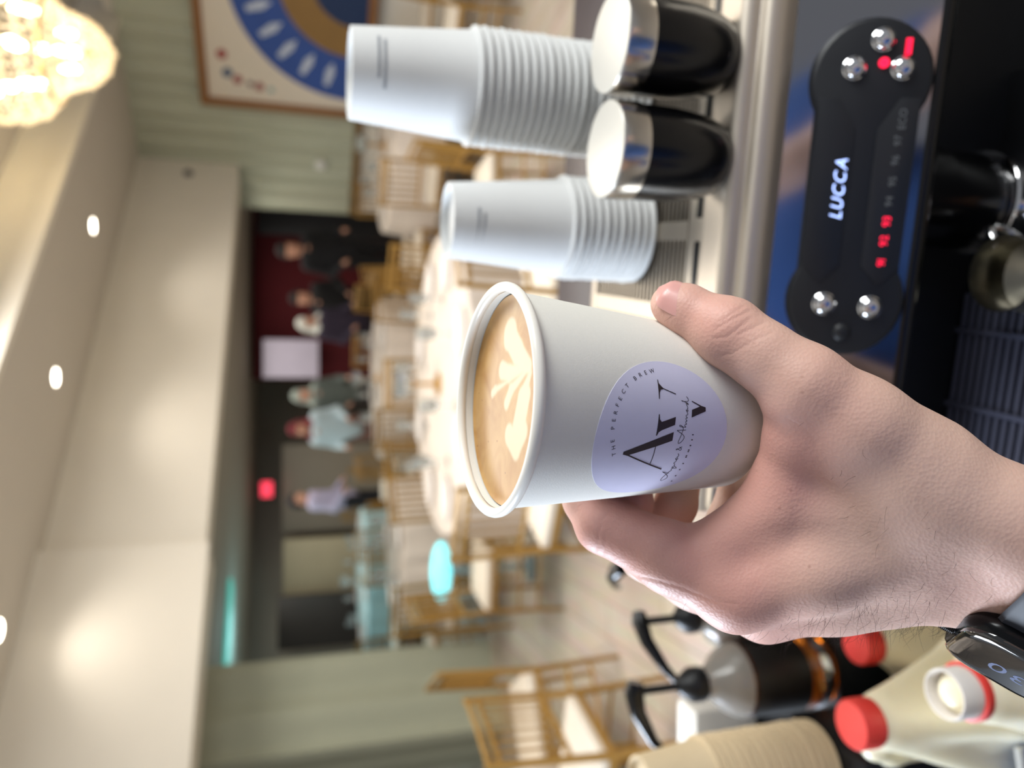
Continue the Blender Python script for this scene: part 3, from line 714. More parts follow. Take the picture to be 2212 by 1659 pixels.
# lower half: group head, drip grate, portafilter
MB().box(((XL + XR) / 2, -.03, -.40), (XR - XL, .30, .07)).build('drip_tray', M_blackg, mach, bevel=.005)
b0 = None
GZ = -.216
MB().box((-.075, -.06, GZ - .02), (.30, .20, .012)).build('grate_frame', M_black, mach, bevel=.002)
M_grate = mat('grate_bar', rgb(72, 74, 90), .4, var=.1, scale=50)
for k in range(24):
    y = -.004 - k * .0066
    if b0 is None: b0 = MB().tube([(-.0725, 0, 0), (.0725, 0, 0)], .0022, 8).build('grate_bar', M_grate, mach); b0.location = (-.157, y, GZ)
    else: c = dup(b0, mach); c.location = (-.157, y, GZ)
for x in (-.222, -.168, -.112): MB().box((x, -.08, GZ + .0005), (.004, .16, .005)).build('grate_rail', M_grate, mach)
# portafilter locked in the group, handle to the front
g0, g1 = at(2128, 440, .545), at(2218, 446, .430); gd = g1 - g0
MB().lathe([(.036, g0[2] - ZT + .085), (.036, g0[2] - ZT + .06), (.033, g0[2] - ZT + .058), (.034, g0[2] - ZT + .02), (.030, g0[2] - ZT + .014)], 40, c=tuple(MMi @ Vector((g0[0], g0[1], ZT + .0)))).build('group_head', M_blackg, mach)
pf = empty('portafilter', tuple(g0), math.atan2(gd[1], gd[0]) + PI / 2, label='chrome portafilter with brown handle end under the control panel', cat='portafilter')
MB().lathe([(.034, .012), (.0365, .010), (.0365, -.004), (.033, -.016), (.020, -.026), (.010, -.028)], 36).build('basket_holder', M_chrome, pf)
MB().tube([(0, -.030, -.004), (0, -.052, -.006), (0, -.064, -.010)], [.010, .008, .009], 14).build('neck', M_chrome, pf)
MB().tube([(0, -.058, -.009), (0, -.070, -.011), (0, -.110, -.024), (0, -.125, -.028), (0, -.127, -.0285)], [.011, .0135, .0165, .0165, .012], 20).build('handle', mat('walnut', rgb(122, 84, 58), .4, var=.25, scale=40, stretch=(1, .2, 1)), pf)['label'] = 'brown wooden handle'
MB().tube([(-.016, 0, -.030), (-.02, -.004, -.045)], [.007, .006], 12).build('spout', M_chrome, pf)
MB().tube([(.016, 0, -.030), (.02, -.004, -.045)], [.007, .006], 12).build('spout', M_chrome, pf)
pq = on_z(2168, 590, 1.118)
pit = empty('milk_pitcher', (pq[0], pq[1], ZT + GZ + .0026), .5, label='small grey steel milk pitcher standing on the drip grate', cat='pitcher')
MB().lathe([(.0, .0), (.025, .0), (.027, .003), (.026, .016), (.023, .032), (.0225, .038), (.0245, .047), (.0238, .047), (.0216, .038), (.022, .032), (.025, .016), (.0, .004)], 40, cap=False).build('pitcher_body', mat('pitcher_steel', rgb(150, 146, 134), .28, metal=1.0, var=.05), pit)
MB().tube(chaikin([(.022, 0, .038), (.036, 0, .039), (.038, 0, .024), (.025, 0, .012)], 3), .003, 10).build('handle', M_chrome, pit)

# ---- paper cup stacks
def cup_profile(R, r, h):
    return [(0.0, h - .006), (r - .003, h - .006), (r - .002, h), (r, h - .0004), (r + (R - .0036 - r) * .5, h * .5), (R - .0036, .0052)] + \
           [(R - .0024 + .0024 * math.cos(a), .0022 + .0022 * math.sin(a)) for a in np.linspace(1.9, -2.4, 7)] + [(R - .0046, .005), (r - .0012, h - .008)]
M_cup = mat('cup_board', rgb(212, 213, 212), .6, var=.02, scale=200)
M_kraft = mat('kraft_board', rgb(206, 186, 152), .7, var=.05, scale=150)
M_print = mat('cup_small_print', rgb(150, 154, 160), .6)
def stack(name, x, y, zb, R, r, h, n, pitch, m, seed, top_label, rest_label, group, print_az=None):
    rg = np.random.default_rng(seed); base = None
    for k in range(n):
        z = zb + k * pitch
        if base is None:
            base = MB().lathe(cup_profile(R, r, h), 56, cap=False).build(name, m); o = base
        else: o = dup(base)
        o.location = (x + rg.normal(0, .0003), y + rg.normal(0, .0003), z); o.rotation_euler = (0, 0, rg.uniform(0, 6))
        tag(o, top_label if k == n - 1 else rest_label, 'cup', group)
    if print_az is not None:      # two fine lines of small print near the cup's foot, too small to read
        mb = MB(); 
        for row, (zz, a0, a1) in enumerate(((h * .80, -.55, .35), (h * .755, -.75, .25))):
            a = a0
            while a < a1:
                w = rg.uniform(.025, .05); rr_ = r + (R - .0036 - r) * (1 - zz / h) + .0002
                q = [(rr_ * math.sin(print_az + b), -rr_ * math.cos(print_az + b), zz + dz) for b, dz in ((a, -.0011), (a + w, -.0011), (a + w, .0011), (a, .0011))]
                mb.add(q, [(0, 1, 2, 3)]); a += w + .014
        o2 = mb.build('small_print', M_print, o, smooth=False); o2.rotation_euler = (0, 0, -o.rotation_euler.z); o2['label'] = 'two lines of tiny grey print'
    return o
p1 = on_z(1362, 228, ZT); p2 = on_z(1374, 502, ZT)
ZS = ZT + .0008
stack('paper_cup_12oz'.replace('_12oz', ''), p1[0], p1[1], ZS, .0440, .0325, .094, 21, .0066, M_cup, 1,
      'white upturned paper cup topping the tall stack at the right', 'white paper cup nested in the tall stack on the machine at the right', 'tall white cup stack', .15)
stack('paper_cup', p2[0], p2[1], ZS, .0400, .0280, .092, 11, .0063, M_cup, 2,
      'white upturned paper cup topping the short stack in the middle', 'white paper cup nested in the short stack in the middle of the machine', 'short white cup stack', -.25)
# ---- tampers standing head up
for i, (x, y, d, lb) in enumerate(((1548, 346, 0, 'black upturned tamper with polished steel head, beside the short white cup stack'), (1562, 126, 0, 'black upturned tamper with polished steel head, before the tall white cup stack'))):
    q = on_z(x, y, ZT)
    t = empty('tamper', (q[0], q[1], ZT + .0006), .4 * i, label=lb, cat='tamper', group='upturned espresso tampers')
    MB().lathe([(.0, .0), (.0195, .0), (.0225, .003), (.0258, .012), (.0280, .024), (.0290, .036), (.0292, .053), (.0288, .0605)], 48).build('handle', M_blackg, t)
    MB().lathe([(.0286, .0605), (.0298, .0608), (.0300, .0625), (.0300, .0765), (.0294, .0785)], 56).build('steel_band', mat('satin_steel', rgb(205, 200, 192), .2, metal=1.0, var=.04), t)
    MB().lathe([(.0, .0760), (.0285, .0760), (.0296, .0780), (.0290, .0788), (.0200, .0794), (.0, .0797)], 56, cap=False).build('head_face', mat('tamper_face', rgb(222, 218, 208), .42, metal=.35, var=.03, scale=20), t)['label'] = 'steel head face with the pale ceiling reflection painted in'  # pale colour paints the ceiling's reflection onto the polished steel
# ---- left side of the counter
ZC = .85
org = tag(MB().box((-.33, .775, ZC + .068), (.42, .21, .136)).build('bottle_stand', M_black, bevel=.006), 'low black stand under the syrup bottles and brown cups', 'stand')
ZB = ZC + .1365
M_amber = mat('amber_glass', rgb(190, 96, 18), .08, trans=.85, ior=1.5, var=.1)
M_label = mat('bottle_label', rgb(26, 22, 20), .5, var=.2, scale=30)
M_clear = mat('clear_plastic', rgb(206, 200, 190), .18, trans=.55, var=.05)
def pump_bottle(x, y, rz, lb):
    t = empty('pump_bottle', (x, y, ZB), rz, label=lb, cat='bottle', group='syrup bottles with black pumps')
    MB().lathe([(.0, .001), (.034, .001), (.0385, .006), (.039, .02), (.039, .106)], 40, cap=False).build('glass_body', M_amber, t)
    MB().lathe([(.039, .106), (.0375, .113), (.031, .125), (.019, .137), (.0155, .143), (.0155, .151)], 40, cap=False).build('shoulder', M_clear, t)['label'] = 'clear grey shoulder'
    MB().lathe([(.0392, .036), (.0395, .037), (.0395, .102), (.0392, .103)], 40, cap=False).build('label_band', M_label, t)['label'] = 'black label'
    MB().lathe([(.0393, .010), (.0398, .012), (.0398, .019), (.0393, .021)], 40, cap=False).build('foot_ring', M_chrome, t)['label'] = 'shiny ring at the foot'
    MB().lathe([(.0165, .146), (.0180, .148), (.0180, .160), (.0120, .170), (.0060, .176)], 28).build('collar', M_black, t)
    MB().tube([(0, 0, .172), (0, 0, .218)], .0042, 12).build('pump_stem', M_black, t)
    MB().tube([(.010, 0, .224), (0, 0, .226), (-.022, 0, .222), (-.052, 0, .206), (-.066, 0, .194)], [.0085, .0105, .0085, .006, .0042], 12).build('pump_head', M_blackg, t)
    return t
b1 = at(1800, 1440, .84); pump_bottle(b1[0], b1[1], .05, 'amber syrup bottle with black label and pump, nearest the brown cups')
b2 = at(1820, 1300, .90); pump_bottle(b2[0], b2[1], .55, 'syrup bottle with black pump head, second from the brown cups, half behind the hand').scale = (1, 1, .87)
b3 = at(1800, 1198, .97); pump_bottle(b3[0], b3[1], -1.0, 'syrup bottle almost wholly behind the hand, black pump just showing').scale = (1, 1, .87)
pk = at(1752, 1648, .72); ZK = ZC + .215
tag(MB().box((pk[0] - .045, pk[1] - .01, ZC + .107), (.15, .11, .214)).build('appliance_box', M_black, bevel=.008), 'tall black box standing under the brown kraft cup stack', 'box')
stack('kraft_paper_cup', pk[0], pk[1], ZK, .0400, .0300, .066, 16, .0080, M_kraft, 5,
      'brown kraft paper cup topping its stack beside the syrup bottles', 'brown kraft paper cup nested in the stack beside the syrup bottles', 'brown kraft cup stack')
qn = at(1590, 1556, .97)
tag(MB().box((qn[0], .84, ZB + .045), (.07, .05, .09)).build('napkin_stack', mat('napkin_white', rgb(240, 236, 228), .8, var=.03), bevel=.01), 'white block of paper napkins standing behind the brown cups', 'napkins')
M_hdpe = mat('milk_jug_plastic', rgb(240, 230, 200), .35, var=.03, scale=12, sss=.5, sssr=(1, .9, .7), sss_scale=.02)
M_cap = mat('red_cap', rgb(222, 62, 54), .45, var=.05, scale=40)
M_neck = mat('jug_neck', rgb(244, 238, 232), .3, trans=.25, var=.02)
def milk_jug(x, y, H, rz, lb, open_=False):
    t = empty('milk_jug', (x, y, ZC + .0005), rz, label=lb, cat='milk jug', group='plastic milk jugs')
    pr = []; hw = .029; zs = H * .50; zt = H - .030
    for sx in (-1, 1):
        for sy in (-1, 1):
            c0 = np.array([sx * hw, sy * hw, .018]); c1 = np.array([sx * hw, sy * hw, zs])
            pr += [(c0, c1, .0175, .0175, .012), (c1, np.array([sx * .006, sy * .006, zt - .006]), .0175, .0150, .012)]
    pr += [(np.array([0, 0, .03]), np.array([0, 0, zs]), .038, .038, .01), (np.array([0, 0, zs]), np.array([0, 0, zt]), .036, .0165, .012), (np.array([0, 0, zt - .01]), np.array([0, 0, H - .017]), .0160, .0158, .004)]
    hd = [np.array([.012, 0, zt - .010]), np.array([.038, 0, zt - .012]), np.array([.052, 0, zt - .035]), np.array([.052, 0, zs - .005]), np.array([.036, 0, zs - .03])]
    for a, b in zip(hd[:-1], hd[1:]): pr.append((a, b, .0105, .0105, .008))
    Vj, Fj = sdf_mesh(pr, .0028, .01, 2)
    link('jug_body', np_mesh('jug_body', Vj, Fj), M_hdpe, t)
    if open_:
        MB().lathe([(.0150, H - .026), (.0175, H - .026), (.0178, H - .002), (.0170, H), (.0160, H), (.0150, H - .004), (.0145, H - .024)], 40, cap=False).build('neck', M_neck, t)
        MB().lathe([(.0180, H - .024), (.0205, H - .023), (.0205, H - .018), (.0180, H - .017)], 40, cap=False).build('seal_ring', M_cap, t)['label'] = 'red tamper ring left on the open neck'
    else:
        n = 48; prof = [(.0196, H - .020), (.0200, H - .018), (.0200, H - .0025), (.0185, H - .0004), (.0, H)]
        mb = MB().lathe(prof, n, cap=False)
        mb.v = [((v[0] * (1.012 if (i % n) % 2 else .99)) if i // n in (1, 2) else v[0], (v[1] * (1.012 if (i % n) % 2 else .99)) if i // n in (1, 2) else v[1], v[2]) for i, v in enumerate(mb.v)]
        mb.build('cap', M_cap, t)['label'] = 'red screw cap'
    return t
ja = at(1848, 1392, .735); jb = at(1838, 1566, .612); jc = at(2040, 1500, .522)
milk_jug(ja[0], ja[1], ja[2] - ZC, .4, 'closed milk jug with red cap, half behind the wrist')
milk_jug(jb[0], jb[1], jb[2] - ZC, 2.6, 'closed milk jug with red cap in front of the brown cups')
milk_jug(jc[0], jc[1], jc[2] - ZC, .5, 'open milk jug without cap, red ring round its neck, below the watch', True)
bq = at(2150, 1650, .60)
bx = empty('blue_carton', (-.312, .412, ZC), .2, label='blue carton with white edge in the corner beside the open milk jug', cat='carton')
MB().box((0, 0, .075), (.062, .066, .15)).build('carton_body', mat('carton_blue', rgb(74, 104, 160), .5, var=.08, scale=30), bx, bevel=.003)
for yy in (-.032, .032): MB().box((0, yy, .152), (.064, .005, .006)).build('carton_edge', mat('carton_white', rgb(214, 214, 210), .6), bx, bevel=.001)['label'] = 'white top edge'
# ================================================================== THE HALL
A_ = np.array([-.66, .7513]); B_ = np.array([.7513, .66])     # the hall's two directions on plan
YAW = math.atan2(B_[1], B_[0])
RMz = Matrix.Rotation(YAW, 3, 'Z')                              # local x along B_, local y along A_
def plan(o, s, t): return np.array(o) + B_ * s + A_ * t
M_wall = mat('plaster_cream', rgb(236, 230, 218), .85, var=.03, scale=3, bump=.05, bscale=60)
M_ceil = mat('ceiling_paint', rgb(206, 200, 190), .9, var=.02, scale=2)
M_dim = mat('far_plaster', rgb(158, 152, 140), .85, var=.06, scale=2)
M_drape = mat('sage_drape', rgb(186, 190, 170), .9, var=.06, scale=4, bump=.1, bscale=150)
def floor_mat():
    m = bpy.data.materials.new('floor_boards'); m.use_nodes = True; nt = m.node_tree; b = nt.nodes['Principled BSDF']; L = nt.links.new
    b.inputs['Roughness'].default_value = .45
    tc = nt.nodes.new('ShaderNodeTexCoord'); mp = nt.nodes.new('ShaderNodeMapping'); mp.inputs['Rotation'].default_value = (0, 0, -YAW - .9); L(tc.outputs['Object'], mp.inputs[0])
    br = nt.nodes.new('ShaderNodeTexBrick'); br.inputs['Scale'].default_value = 1.0; br.inputs['Brick Width'].default_value = 1.2; br.inputs['Row Height'].default_value = .19
    br.inputs['Mortar Size'].default_value = .004; br.inputs['Color1'].default_value = (*rgb(226, 212, 196), 1); br.inputs['Color2'].default_value = (*rgb(208, 194, 177), 1); br.inputs['Mortar'].default_value = (*rgb(170, 152, 130), 1)
    L(mp.outputs[0], br.inputs['Vector'])
    n = nt.nodes.new('ShaderNodeTexNoise'); n.inputs['Scale'].default_value = 3; n.inputs['Detail'].default_value = 5
    mp2 = nt.nodes.new('ShaderNodeMapping'); mp2.inputs['Scale'].default_value = (1, 9, 1); L(mp.outputs[0], mp2.inputs[0]); L(mp2.outputs[0], n.inputs['Vector'])
    mx = nt.nodes.new('ShaderNodeMix'); mx.data_type = 'RGBA'; mx.blend_type = 'MULTIPLY'; mx.inputs[0].default_value = .35
    L(br.outputs['Color'], mx.inputs[6]); L(n.outputs['Color'], mx.inputs[7]); L(mx.outputs[2], b.inputs['Base Color'])
    return m
def struct(mb, name, m, **k): return tag(mb.build(name, m, **k), kind='structure')
struct(MB().box((0, 6, -.05), (26, 24, .1)), 'floor', floor_mat())
E0 = (.16, 4.94)
def slab(s0, s1, t0, t1, z0, z1, o=E0):
    c = plan(o, (s0 + s1) / 2, (t0 + t1) / 2)
    return MB().box((c[0], c[1], (z0 + z1) / 2), (s1 - s0, t1 - t0, z1 - z0), RMz)
struct(slab(-6, 5.0, .0, 1.60, 3.2, 3.62), 'ceiling', M_ceil)                 # lowered rim with the downlights
struct(slab(-6, 8.0, -3.4, .0, 3.55, 3.65), 'ceiling', M_ceil)                # raised tray
struct(slab(-6, 4.95, -.06, .0, 3.16, 3.56), 'trim_1', M_wall)                 # the tray's edge board
WO = (2.47, 8.87)                                                             # where bulkhead meets the draped wall
struct(slab(-4.85, 0.0, .0, .30, 2.17, 3.2, WO), 'trim_2', M_wall)            # bulkhead
struct(slab(-9.0, -4.85, -.10, .30, 2.14, 3.2, WO), 'trim_3', M_wall)         # nearer bulkhead section
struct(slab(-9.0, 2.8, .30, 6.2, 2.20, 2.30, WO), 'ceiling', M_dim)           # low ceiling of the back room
struct(slab(0.12, .27, -7.5, .62, 0, 3.3, WO), 'wall_right', M_wall)
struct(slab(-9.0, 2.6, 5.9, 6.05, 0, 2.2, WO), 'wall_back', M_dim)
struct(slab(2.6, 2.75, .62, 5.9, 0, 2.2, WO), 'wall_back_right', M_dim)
struct(slab(.04, .14, -7.5, .62, .84, .93, WO), 'trim_4', mat('dado_wood', rgb(128, 102, 62), .5, var=.15, scale=10))
# drape on the right wall, hung in soft folds
def drape(name, o, t0, t1, z0, z1, period, amp, lb, flip=1):
    n = int((t1 - t0) / period * 10); V = []; Fc = []; rg = np.random.default_rng(len(name) + n)
    ph = 0; pts = []
    for i in range(n + 1):
        t = t0 + (t1 - t0) * i / n; ph += 2 * PI / 10 * (1 + .25 * math.sin(i * .37))
        pts.append((t, amp * (math.sin(ph) + .3 * math.sin(ph * .41))))
    for t, d in pts:
        for z, q in ((z0, 1.1), ((z0 + z1) / 2, 1), (z1, .75)):
            p = plan(o, -d * q * flip, t); V.append((p[0], p[1], z))
    for t, d in pts:
        for z, q in ((z0, 1.1), ((z0 + z1) / 2, 1), (z1, .75)):
            p = plan(o, -d * q * flip + .012, t); V.append((p[0], p[1], z))
    m = len(pts) * 3
    for i in range(n):
        for j in range(2):
            a = i * 3 + j; Fc += [(a, a + 3, a + 4, a + 1), (m + a, m + a + 1, m + a + 4, m + a + 3)]
        Fc += [(i * 3, m + i * 3, m + i * 3 + 3, i * 3 + 3), (i * 3 + 2, i * 3 + 5, m + i * 3 + 5, m + i * 3 + 2)]
    return tag(MB().add(V, Fc).build(name, M_drape), lb, 'curtain')
drape('curtain', plan(WO, .04, 0), -7.0, .60, .93, 3.2, .20, .026, 'sage green pleated curtain covering the long right wall')
# green pillars at the left, clad in the same cloth folds
def pillar(x, y, hw, lb):
    mb = MB(); pts = []
    for side in range(4):
        for k in range(16):
            f = -hw + 2 * hw * k / 16; q = .034 * math.sin(k * 2 * PI / 8)
            pts.append([(f, -hw + q), (hw - q, f), (-f, hw - q), (-hw + q, -f)][side])
    loft(mb, [(pts, 0), (pts, 2.2)])
    o = mb.build('pillar', M_drape); o.location = (x, y, 0); o.rotation_euler = (0, 0, YAW + .08); tag(o, lb, 'pillar', kind='structure'); return o
pillar(-2.66, 6.05, .36, 'sage green pleated pillar at the left side of the hall')
# framed picture on the drape
def on_wallr(x, y, off):
    o = plan(WO, .04 - off, 0); n = np.array([B_[0], B_[1], 0]); r = ray(x, y)
    t = ((np.array([o[0], o[1], 0]) - CAM) @ n) / (r @ n); p = CAM + r * t
    return p, (p[:2] - np.array(WO)) @ A_
p_tl, t_tl = on_wallr(435, 232, .07); p_bl, t_bl = on_wallr(748, 246, .07)
ft0 = (t_tl + t_bl) / 2; fz1 = p_tl[2]; fz0 = p_bl[2] - .25; fw = 1.9
fo = plan(WO, .04 - .05, ft0)
FM = Matrix(((-A_[0], 0, -B_[0], fo[0]), (-A_[1], 0, -B_[1], fo[1]), (0, 1, 0, fz0), (0, 0, 0, 1)))      # x along the wall to the right, y up, z out
pic = empty('framed_picture', M=FM, label='large framed picture with blue ring on the curtained right wall', cat='picture')
fh = fz1 - fz0; bw = .085
M_wood = mat('frame_wood', rgb(142, 96, 52), .45, var=.15, scale=12)
for c, d in (((fw / 2, bw / 2), (fw, bw)), ((fw / 2, fh - bw / 2), (fw, bw)), ((bw / 2, fh / 2), (bw, fh - 2 * bw)), ((fw - bw / 2, fh / 2), (bw, fh - 2 * bw))):
    MB().box((c[0], c[1], .02), (d[0], d[1], .045)).build('frame_bar', M_wood, pic, bevel=.006)
board = MB().box((fw / 2, fh / 2, .008), (fw - .04, fh - .04, .012)).build('picture_sheet', mat('picture_ground', rgb(226, 216, 200), .6, var=.03), pic)
ccx, ccy = 1.42, fh * .12
def clipd(mb): mb.v = [(min(max(x, bw), fw - bw), min(max(y, bw), fh - bw), z) for x, y, z in mb.v]; return mb
def ringp(mb, r0, r1, z, n=72):
    V = []; 
    for k in range(n):
        a = 2 * PI * k / n; V += [(ccx + r0 * math.cos(a), ccy + r0 * math.sin(a), z), (ccx + r1 * math.cos(a), ccy + r1 * math.sin(a), z)]
    return mb.add(V, [(2 * k, 2 * k + 1, (2 * k + 3) % (2 * n), (2 * k + 2) % (2 * n)) for k in range(n)])
R1 = 1.22
clipd(ringp(MB(), .0, R1, .0150)).build('blue_field', mat('picture_blue', rgb(52, 84, 158), .6, var=.15, scale=8), board, smooth=False)
clipd(ringp(MB(), .0, R1 * .62, .0160)).build('brown_disc', mat('picture_brown', rgb(146, 112, 62), .6, var=.12, scale=8), board, smooth=False)
clipd(ringp(MB(), .0, R1 * .36, .0170)).build('dark_disc', mat('picture_navy', rgb(30, 52, 92), .6), board, smooth=False)
for k in range(26):
    a = 2 * PI * k / 26; r = R1 * .80; cx, cy = ccx + r * math.cos(a), ccy + r * math.sin(a)
    if bw + .1 < cx < fw - bw - .1 and bw + .1 < cy < fh - bw - .1:
        u_ = np.array([math.cos(a), math.sin(a)]); v_ = np.array([-u_[1], u_[0]])
        q = [np.array([cx, cy]) + u_ * i * .13 + v_ * j * .045 for i, j in ((-1, 0), (-.2, -1), (1, -.6), (1, .6), (-.2, 1))]
        MB().add([(p[0], p[1], .0165) for p in q], [(0, 1, 2, 3, 4)]).build('pale_lozenge', mat('picture_pale', rgb(196, 206, 224), .6), board, smooth=False)
for i, (fx, fy, r, c) in enumerate(((.24, .33, .045, (150, 40, 44)), (.30, .20, .05, (40, 78, 118)), (.21, .50, .03, (96, 60, 62)), (.19, .62, .045, (150, 66, 62)), (.17, .78, .03, (130, 170, 170)), (.48, .14, .05, (160, 44, 46)))):
    x_, y_ = fx * fw * .55 + bw * .6, fh - bw - .05 - fy * fh * .42
    MB().lathe([(r, .0142), (r, .0156)], 14, c=(x_, y_, 0)).build('painted_dot', mat('dot%d' % i, rgb(*c), .6), board, smooth=False)
# small round fittings
q = on_wallr(692, 355, .06)[0]
MB_ = MB().lathe([(.0, 0), (.06, 0), (.06, .02), (.045, .035), (.0, .036)], 20, axis=(-B_[0], -B_[1], 0), cap=False).build('wall_sensor', mat('sensor_white', rgb(226, 226, 222), .5)); MB_.location = tuple(q)
tag(MB_, 'small white round sensor on the green curtain', 'sensor')
def on_bulk(x, y, off=0.0):
    o = plan(WO, 0, -off); n = np.array([A_[0], A_[1], 0]); r = ray(x, y); t = ((np.array([o[0], o[1], 0]) - CAM) @ n) / (r @ n); return CAM + r * t
q = on_bulk(407, 376)
MB_ = MB().lathe([(.0, 0), (.05, 0), (.05, .015), (.03, .04), (.0, .042)], 20, axis=(-A_[0], -A_[1], 0), cap=False).build('sprinkler', mat('sprinkler_grey', rgb(110, 108, 108), .4, metal=.6)); MB_.location = tuple(q)
tag(MB_, 'small grey round sprinkler on the white bulkhead', 'sprinkler')
# downlights: lamp discs with their own light
M_lamp = mat('lamp_glow', rgb(255, 244, 224), .5, emit=rgb(255, 246, 228), es=9)
M_trim = mat('lamp_trim', rgb(220, 214, 204), .5)
def downlight(x, y, z, lb, e=20, p=None):
    if p is None: p = on_z(x, y, z)
    t = empty('downlight', (p[0], p[1], z), label=lb, cat='downlight', group='round ceiling downlights')
    MB().lathe([(.062, 0), (.080, 0), (.080, -.006), (.062, -.010)], 28, cap=False).build('trim_ring', M_trim, t)
    MB().lathe([(.0, -.004), (.062, -.004), (.062, -.006), (.0, -.007)], 24, cap=False).build('lamp_disc', M_lamp, t)
    l = bpy.data.lights.new('downlight_lamp', 'SPOT'); l.energy = e; l.color = (1, .92, .82); l.spot_size = math.radians(125); l.spot_blend = .8; l.shadow_soft_size = .06
    o = bpy.data.objects.new('downlight_lamp', l); COL.objects.link(o); o.location = (p[0], p[1], z - .02)
downlight(199, 488, 3.2, 'round lit downlight in the lowered ceiling, the one nearest the green curtain')
downlight(118, 815, 3.2, 'round lit downlight in the lowered ceiling, middle of the row')
downlight(-6, 1362, 3.2, 'round lit downlight at the frame edge, furthest from the chandelier', 12)
downlight(-4, 600, 3.55, 'round lit downlight in the raised ceiling close to its edge board', 14)
downlight(0, 0, 3.55, 'added round downlight out of view in the raised ceiling above the left edge table', 55, (-1.5, 3.3))  # added out of view to brighten the pillar and the left floor
downlight(-150, 1120, 3.2, 'round downlight just above the picture, left of the middle')
# chandelier
cp = np.array([2.05, 5.15])
ch = empty('chandelier', (cp[0], cp[1], 2.66), label='large golden crystal bead chandelier hanging in the upper right corner', cat='chandelier')
M_cry = mat('crystal_bead', rgb(255, 242, 222), .12, trans=.35, ior=1.5, var=.05, emit=rgb(255, 230, 182), es=.2)  # emission paints the bulbs' golden glow into the beads
M_gold = mat('gold_metal', rgb(190, 148, 76), .3, metal=1.0, var=.1, scale=30)
M_bulb = mat('bulb_glow', rgb(255, 240, 205), .4, emit=rgb(255, 236, 190), es=16)
bmk = bmesh.new(); rg = np.random.default_rng(9)
def bead(x, y, z, r):
    bmesh.ops.create_icosphere(bmk, subdivisions=1, radius=r, matrix=Matrix.Translation((x, y, z)))
tiers = [(0.0, .04), (.03, .10), (.07, .15), (.12, .19), (.20, .215), (.28, .25), (.33, .33), (.40, .40), (.50, .44), (.62, .45), (.75, .42), (.85, .36)]
for i, (z, r) in enumerate(tiers):
    n = max(6, int(2 * PI * r / .050))
    for k in range(n):
        a = 2 * PI * (k + .5 * (i % 2)) / n
        bead(r * math.cos(a), r * math.sin(a), z + rg.normal(0, .006), rg.uniform(.016, .021))
for i in range(len(tiers) - 1):
    (z0, r0), (z1, r1) = tiers[i], tiers[i + 1]
    n = max(6, int(2 * PI * r1 / .066))
    for k in range(n):
        a = 2 * PI * k / n + i * .3
        for f in (.3, .65): r = r0 + (r1 - r0) * f; bead(r * math.cos(a), r * math.sin(a), z0 + (z1 - z0) * f, .013)
me = bpy.data.meshes.new('crystal_beads'); bmk.to_mesh(me); bmk.free()
tag(link('crystal_beads', me, M_cry, ch), 'strings of crystal beads with a golden glow painted in', kind='stuff')
for z, r in ((.31, .31), (.52, .42), (.80, .38)): MB().tube([(r * math.cos(2 * PI * k / 32), r * math.sin(2 * PI * k / 32), z) for k in range(33)], .008, 6).build('ring_frame', M_gold, ch)
MB().tube([(0, 0, .05), (0, 0, .89)], .012, 8).build('rod', M_gold, ch)
b0 = None
for r, z, n in ((.24, .45, 6), (.30, .64, 6), (.10, .24, 4)):
    for k in range(n):
        a = 2 * PI * k / n + z * 5; loc = (r * math.cos(a), r * math.sin(a), z)
        if b0 is None: b0 = MB().lathe([(.0, -.05), (.014, -.044), (.024, -.02), (.025, 0), (.017, .03), (.010, .05)], 14, cap=False).build('bulb', M_bulb, ch); b0.location = loc
        else: c = dup(b0, ch); c.location = loc
# back room: red backdrop, dark door, board, exit lamp, teal ceiling strips
def wall_panel(name, x0, x1, v0, v1, Y, m, th=.06):      # upright panel square to the lens axis at distance Y; x0/x1 picture rows, v0/v1 picture columns
    def pt(x, y):
        r = ray(x, y); return CAM + r * (Y / r[1])
    a = pt(v0, x0); b = pt(v1, x1); a2 = pt(v0, x1)
    xa, xb = sorted((a[0], a2[0])); za, zb = sorted((max(0, b[2]), a[2]))
    return MB().box(((xa + xb) / 2, Y, (za + zb) / 2), (xb - xa, th, zb - za)).build(name, m, bevel=.004)
tag(wall_panel('backdrop', 450, 820, 545, 960, 11.2, mat('red_cloth', rgb(72, 3, 12), .9, var=.25, scale=2)), 'dark red fabric backdrop behind the people', 'backdrop')
tag(wall_panel('dark_screen', 448, 505, 555, 960, 10.8, mat('screen_black', rgb(10, 10, 14), .5)), 'black upright panel at the right end of the red backdrop', 'screen')
tag(wall_panel('display_board', 733, 816, 568, 688, 10.9, mat('board_white', rgb(196, 188, 206), .6, var=.1, scale=6)), 'white board hanging at the left end of the red backdrop', 'board')
tag(wall_panel('beige_cabinet', 1165, 1285, 612, 960, 11.5, mat('cabinet_beige', rgb(188, 176, 146), .6, var=.08, scale=3)), 'tall beige cabinet by the far wall left of the exit lamp', 'cabinet')
tag(wall_panel('dark_opening', 1290, 1405, 600, 960, 10.7, mat('opening_shade', rgb(52, 46, 42), .5, var=.2, scale=3)), 'dark panel standing for a shaded opening in the far wall beside the green pillar', 'cabinet')  # dark sheet painted in for the shade of an opening
tag(wall_panel('grey_door', 960, 1150, 610, 960, 11.8, mat('door_grey', rgb(140, 132, 118), .6, var=.06, scale=3)), 'grey double door under the red exit lamp', 'door')
tag(wall_panel('tv_screen', 1610, 1700, 545, 660, 6.4, mat('tv_dark', rgb(24, 27, 32), .3)), 'dark wall screen at the far left edge behind the pillar', 'screen')
p = at(576, 1057, 11.0)
